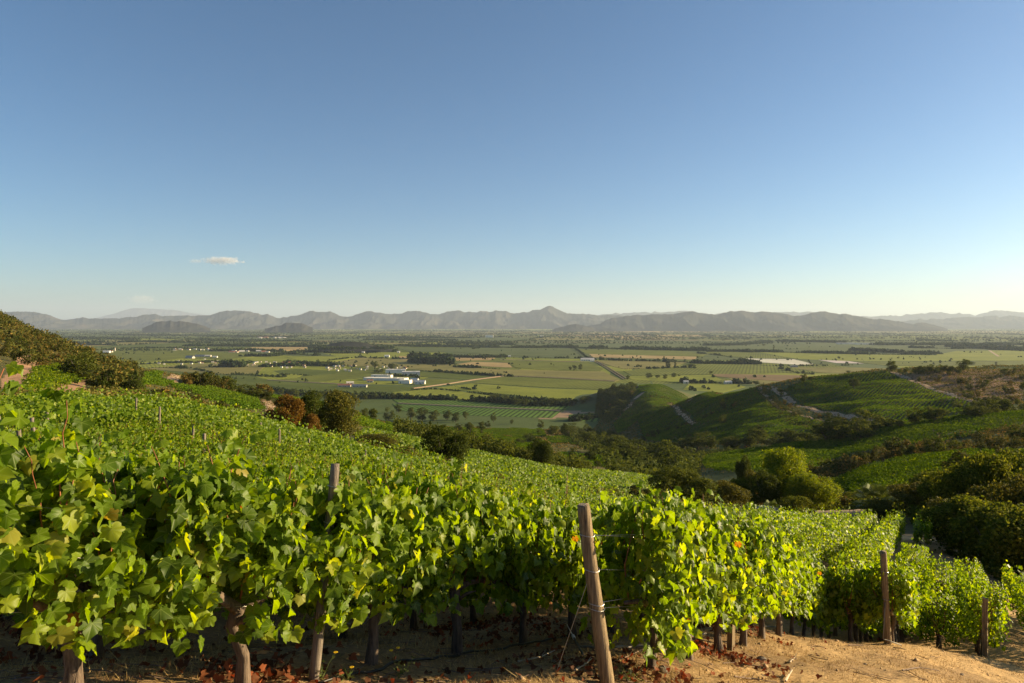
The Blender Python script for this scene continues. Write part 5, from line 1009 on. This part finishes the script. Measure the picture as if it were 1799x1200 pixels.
F = [(i*7+k, i*7+k+1, (i+1)*7+k+1, (i+1)*7+k) for i in range(ns) for k in range(6)] + [tuple(range(7)), tuple(ns*7+k for k in range(7))[::-1]]
MTARP = M_simple('grey_tarp', (.13, .15, .17), .45, .15, 2)
t = thing('covered_mound', 'grey sheeted mound half hidden behind the vines left of the small palm', 'covered mound', (x, y, z + .25)); mb.add(V, F); mb.build('sheet', MTARP, t, smooth=True)
mb = MB(); [mb.box((-1.8 + .9 * i, -1.15, -.05), (.35, .22, .25), .2 * i) for i in range(5)]; mb.build('weights', MROCK, t)
mb = MB(); q = [(px, Y) for px, Y in zip(np.linspace(1436, 1545, 12), np.linspace(86, 84, 12))]; V = []
for px, Y in q:
    xx, yy, zz = at(px, Y); wv = .25 * math.sin(px)
    V += [(xx, yy - .9, zz - .2), (xx, yy - .35, zz + .75 + .1 * wv), (xx, yy + .9, zz + .95 + wv * .2), (xx, yy + 2.2, zz - .2)]
mb.add(V, [(i*4+k, i*4+k+1, (i+1)*4+k+1, (i+1)*4+k)[::-1] for i in range(11) for k in range(3)]); tag(mb.build('dirt_bank', MTAN, smooth=True), kind='structure')

# ------------------------------------------------------------------ buildings of the valley
def house(px, py, w, d, h, rz, label, group, wall=None, roof=None, rh=.35, flat=False, win=True, name='house', xy=None):
    x, y = xy or valley_pt(px, py); t = thing(name, label, 'house' if name == 'house' else name.replace('_', ' '), (x, y, VALLEY + .3), R(rz), group)
    mb = MB(); mb.box((0, 0, h / 2 - .5), (w, d, h + 1)); mb.build('wall', wall or MWHITE, t); rb = MB(); e = .5
    if flat: rb.box((0, 0, h + .25), (w + e, d + e, .5))
    else:
        r0 = h; r1 = h + d * rh; W2, D2 = w / 2 + e, d / 2 + e
        rb.add([(-W2, -D2, r0), (W2, -D2, r0), (W2, D2, r0), (-W2, D2, r0), (-W2, 0, r1), (W2, 0, r1)], [(0, 1, 5, 4), (2, 3, 4, 5), (0, 4, 3), (1, 2, 5), (0, 3, 2, 1)])
    rb.build('roof', roof or MROOF, t)
    if win and flat:
        db = MB(); db.box((-w * .3, -d / 2 - .08, h * .28), (w * .05, .2, h * .56)); db.build('door', MDARK, t); vb = MB(); vb.box((w * .2, 0, h + .9), (w * .18, d * .3, .8)); vb.build('roof_unit', MROOF, t)
    elif win:
        n = max(1, int(w / 8))
        for i in range(n): wb = MB(); wb.box((-w / 2 + (i + .5) * w / n, -d / 2 - .06, h * .55), (min(2.4, w / n * .4), .15, h * .35)); wb.build('window', MDARK, t)
        db = MB(); db.box((w * .12, -d / 2 - .08, h * .3), (1.6, .2, h * .6)); db.build('door', MDARK, t)
    return t
# winery
house(678, 668, 118, 30, 6, -14, 'long white flat roofed winery hall in the middle of the valley', 'winery buildings', MWHITE, MWHITE, flat=True, name='winery_hall')
house(712, 673.5, 30, 20, 8, -10, 'white front block at the right end of the winery hall', 'winery buildings', MWHITE, MWHITE, flat=True, name='winery_block')
house(728, 672, 20, 14, 6.5, -10, 'smaller white block beside the winery front block', 'winery buildings', MWHITE, MROOF, name='winery_block'); house(738, 675, 26, 12, 6, -5, 'low white annex at the right tip of the winery', 'winery buildings', MWHITE, MROOF, name='winery_annex')
house(671, 663.5, 60, 16, 7.5, -14, 'raised white roof block on the far side of the winery hall', 'winery buildings', MWHITE, MROOF, flat=True, name='winery_block')
house(722, 659.5, 52, 36, 11, 8, 'big pale warehouse behind the winery', 'winery buildings', MROOF, MROOF, flat=True, name='warehouse'); house(695, 655.5, 60, 30, 11, 8, 'lower white shed left of the big warehouse', 'winery buildings', MWHITE, MROOF, flat=True, name='shed')
house(605, 680, 30, 10, 4, 4, 'long low dark roofed shed left of the winery', 'sheds by the winery', MCREAM, MROOFR, name='shed'); house(632, 680.5, 34, 10, 4, -3, 'second low shed closer to the winery', 'sheds by the winery', MCREAM, MROOFG, name='shed')
house(650, 672, 16, 8, 5, 10, 'small brown shed at the left end of the winery', 'sheds by the winery', MCREAM, MROOFR, name='shed'); house(615, 675, 18, 8, 4, 20, 'tan shed among the trees left of the winery', 'sheds by the winery', MCREAM, MROOF, name='shed')
house(1032, 634.5, 55, 18, 7, 3, 'white farm shed beside the straight double track', 'farm buildings', MWHITE, MROOF, name='farm_shed'); house(1040, 636, 16, 12, 6, 3, 'small white shed at the right end of the farm shed', 'farm buildings', MWHITE, MROOF, name='farm_shed')
house(187, 620.5, 38, 16, 8, 0, 'white shed at the edge of the big green field on the left', 'buildings of the left farm', MWHITE, MWHITE, name='farm_shed'); house(195, 619, 16, 12, 6, 0, 'red roofed house beside the white shed on the left', 'buildings of the left farm', MCREAM, MROOFR)
t = thing('silo', 'tall brown silo tower behind the white shed on the left', 'silo', (*valley_pt(202, 617), VALLEY)); mb = MB(); mb.tube([(0, 0, 0), (0, 0, 18)], 3.2, 12); mb.build('shaft', MCREAM, t); mb = MB(); mb.tube([(0, 0, 18), (0, 0, 21)], [3.5, .4], 12); mb.build('roof', MROOFR, t)
house(334, 629.5, 40, 16, 6, -20, 'large shed with a yellow gable in the left village', 'large sheds of the left village', MCREAM, MROOFG, name='shed'); house(352, 627, 48, 14, 5, -5, 'long grey roofed shed right of the yellow gabled one', 'large sheds of the left village', MCREAM, MROOFG, name='shed')
house(366, 627, 24, 12, 5, 4, 'grey roofed shed left of the lone white shed', 'large sheds of the left village', MCREAM, MROOF, name='shed'); house(378, 628.5, 20, 10, 4.5, 0, 'lone white shed at the right of the left village', 'large sheds of the left village', MWHITE, MWHITE, name='shed')
house(1485, 604.5, 130, 30, 9, 0, 'left white packing shed far off on the right of the valley', 'far packing sheds', MWHITE, MWHITE, flat=True, name='packing_shed'); house(1522, 605, 160, 34, 9, 0, 'right white packing shed far off on the right of the valley', 'far packing sheds', MWHITE, MWHITE, flat=True, name='packing_shed')
house(1395, 645, 26, 8, 3, 0, 'bluish low shed beside the white crop covers', 'lone farm houses', MROOFG, MROOFG, name='shed'); house(1279, 675, 18, 10, 5, 15, 'grey roofed shed behind the shaded spur', 'lone farm houses', MCREAM, MROOF, name='shed'); house(1205, 674, 12, 9, 5, 0, 'small grey house at the left end of the tree belt behind the spur', 'lone farm houses', MCREAM, MROOF)
house(895, 627.5, 12, 10, 5, 0, 'tiny white hut at the corner of the green fields', 'lone farm houses', MWHITE, MWHITE); house(680, 627.5, 22, 12, 6, 0, 'small white house left of the dark grove', 'lone farm houses', MWHITE, MWHITE); house(700, 620, 14, 10, 6, 0, 'tiny white house above the dark grove', 'lone farm houses', MWHITE, MWHITE); house(638, 620.5, 14, 10, 5, 0, 'white house on the wooded rise', 'lone farm houses', MWHITE, MWHITE)
house(860, 593, 90, 50, 26, 0, 'large white works far off in the middle of the valley', 'far buildings', MWHITE, MWHITE, flat=True, name='works'); house(952, 592, 50, 30, 16, 0, 'small white works right of the large far one', 'far buildings', MWHITE, MWHITE, flat=True, name='works'); house(717, 574.5, 60, 60, 60, 0, 'pale tower far off below the mountains', 'far buildings', MWHITE, MWHITE, flat=True, name='tower')
def village(n, poly, ymul, label, group, seed, sz=(5, 10)):
    g2 = random.Random(seed); q = np.array([valley_pt(*p) for p in poly]); c = 0; used = []; k = 0
    while c < n and k < 5000:
        k += 1; x, y = g2.uniform(q[:, 0].min(), q[:, 0].max()), g2.uniform(q[:, 1].min(), q[:, 1].max())
        if not bool(inpoly(np.array([x]), np.array([y]), q)[0]) or any(math.dist((x, y), u_) < 17 for u_ in used): continue
        used.append((x, y)); w = g2.uniform(*sz); house(0, 0, w, w * .65, g2.uniform(2.6, 3.6), g2.uniform(-25, 25), label, group, g2.choice([MWHITE, MCREAM, MCREAM]), g2.choice([MROOF, MROOFR, MROOFR, MROOFG, MCREAM]), xy=(x, y), win=False); c += 1
village(34, [(572,647),(590,644),(625,643),(662,644),(690,643),(730,645),(725,648),(680,650),(640,652),(600,653),(575,651)], 1, 'small house of the village behind the winery', 'houses of the winery village', 1)
village(30, [(425,641),(450,636),(500,637),(535,640),(540,646),(500,648),(440,645)], 1, 'small house of the village left of the winery village', 'houses of the middle village', 2)
village(13, [(240,640),(300,634),(370,630),(400,634),(380,639),(300,642),(245,643)], 1, 'small house of the village beside the big green field', 'houses of the left village', 3)
village(16, [(300,613),(370,613),(372,616),(305,616)], 1, 'small house above the big green field', 'houses above the green field', 4, (10, 20)); village(10, [(400,618),(470,617),(470,620),(410,621)], 1, 'farm building on the brown yard right of the big green field', 'buildings of the brown yard', 5, (14, 30))
village(18, [(450,592.5),(510,592.5),(510,594.5),(450,594.5)], 1, 'house of the far village on the left', 'houses of the far left village', 6, (22, 40))

# ------------------------------------------------------------------ clouds
def M_cloud(dn):
    m = bpy.data.materials.new('cloud'); m.use_nodes = True; nt = m.node_tree; nd, lk = nt.nodes, nt.links; nd.remove(nd['Principled BSDF'])
    v = nd.new('ShaderNodeVolumePrincipled'); v.inputs['Color'].default_value = (1, .97, .95, 1); v.inputs['Anisotropy'].default_value = .0
    tc = nd.new('ShaderNodeTexCoord'); n = nd.new('ShaderNodeTexNoise'); n.inputs['Scale'].default_value = 2.2; n.inputs['Detail'].default_value = 6
    mp = nd.new('ShaderNodeMapping'); mp.inputs['Scale'].default_value = (3.2, 1.2, .8); lk.new(tc.outputs['Object'], mp.inputs[0]); lk.new(mp.outputs[0], n.inputs['Vector'])
    ln = nd.new('ShaderNodeVectorMath'); ln.operation = 'LENGTH'; lk.new(tc.outputs['Object'], ln.inputs[0])
    a = nd.new('ShaderNodeMapRange'); a.inputs[1].default_value = .25; a.inputs[2].default_value = 1.0; a.inputs[3].default_value = 0; a.inputs[4].default_value = .42; lk.new(ln.outputs['Value'], a.inputs[0])
    s = nd.new('ShaderNodeMath'); s.operation = 'SUBTRACT'; lk.new(n.outputs['Fac'], s.inputs[0]); lk.new(a.outputs[0], s.inputs[1])
    r = nd.new('ShaderNodeMapRange'); r.inputs[1].default_value = .27; r.inputs[2].default_value = .36; r.inputs[3].default_value = 0; r.inputs[4].default_value = dn; lk.new(s.outputs[0], r.inputs[0])
    lk.new(r.outputs[0], v.inputs['Density']); lk.new(v.outputs[0], nd['Material Output'].inputs['Volume']); return m
def cloud(px, py, w, h, dn, label):
    Y = 62000; me = MB(); n = 16; V = []
    for i in range(9):
        ph = math.pi * i / 8
        for k in range(n): V.append((math.cos(2*math.pi*k/n) * math.sin(ph), math.sin(2*math.pi*k/n) * math.sin(ph), math.cos(ph)))
    me.add(V, [(i*n+k, (i+1)*n+k, (i+1)*n+(k+1) % n, i*n+(k+1) % n) for i in range(8) for k in range(n)])
    o = me.build('cloud', M_cloud(dn), loc=(U(px) * Y, Y, -(py - HY) / FP * Y)); o.scale = (w / 2 / FP * Y, w / 4 / FP * Y, h / 2 / FP * Y); tag(o, label, 'cloud', 'small evening clouds')
cloud(390, 458, 96, 20, .0009, 'small pinkish white cloud low in the left sky'); cloud(344, 459, 34, 11, .0007, 'tiny cloud wisp left of the small pinkish cloud'); cloud(250, 526, 70, 24, .0003, 'faint pale cloud above the far left mountains')

# ------------------------------------------------------------------ haze
if HAZE > 0:
    m = bpy.data.materials.new('haze'); m.use_nodes = True; nd, lk = m.node_tree.nodes, m.node_tree.links; nd.remove(nd['Principled BSDF'])
    v = nd.new('ShaderNodeVolumePrincipled'); v.inputs['Color'].default_value = (.68, .80, .98, 1); v.inputs['Density'].default_value = HAZE; v.inputs['Anisotropy'].default_value = .15
    lk.new(v.outputs[0], m.node_tree.nodes['Material Output'].inputs['Volume'])
    mb = MB(); mb.box((0, 27500, (1500 - 156) / 2 - 0), (95000, 66000, 1500 + 156)); o = mb.build('haze', m); tag(o, 'pale evening haze over the valley', 'haze', kind='stuff')
print('OBJECTS', len(bpy.data.objects), 'FACES', sum(len(m.polygons) for m in bpy.data.meshes))
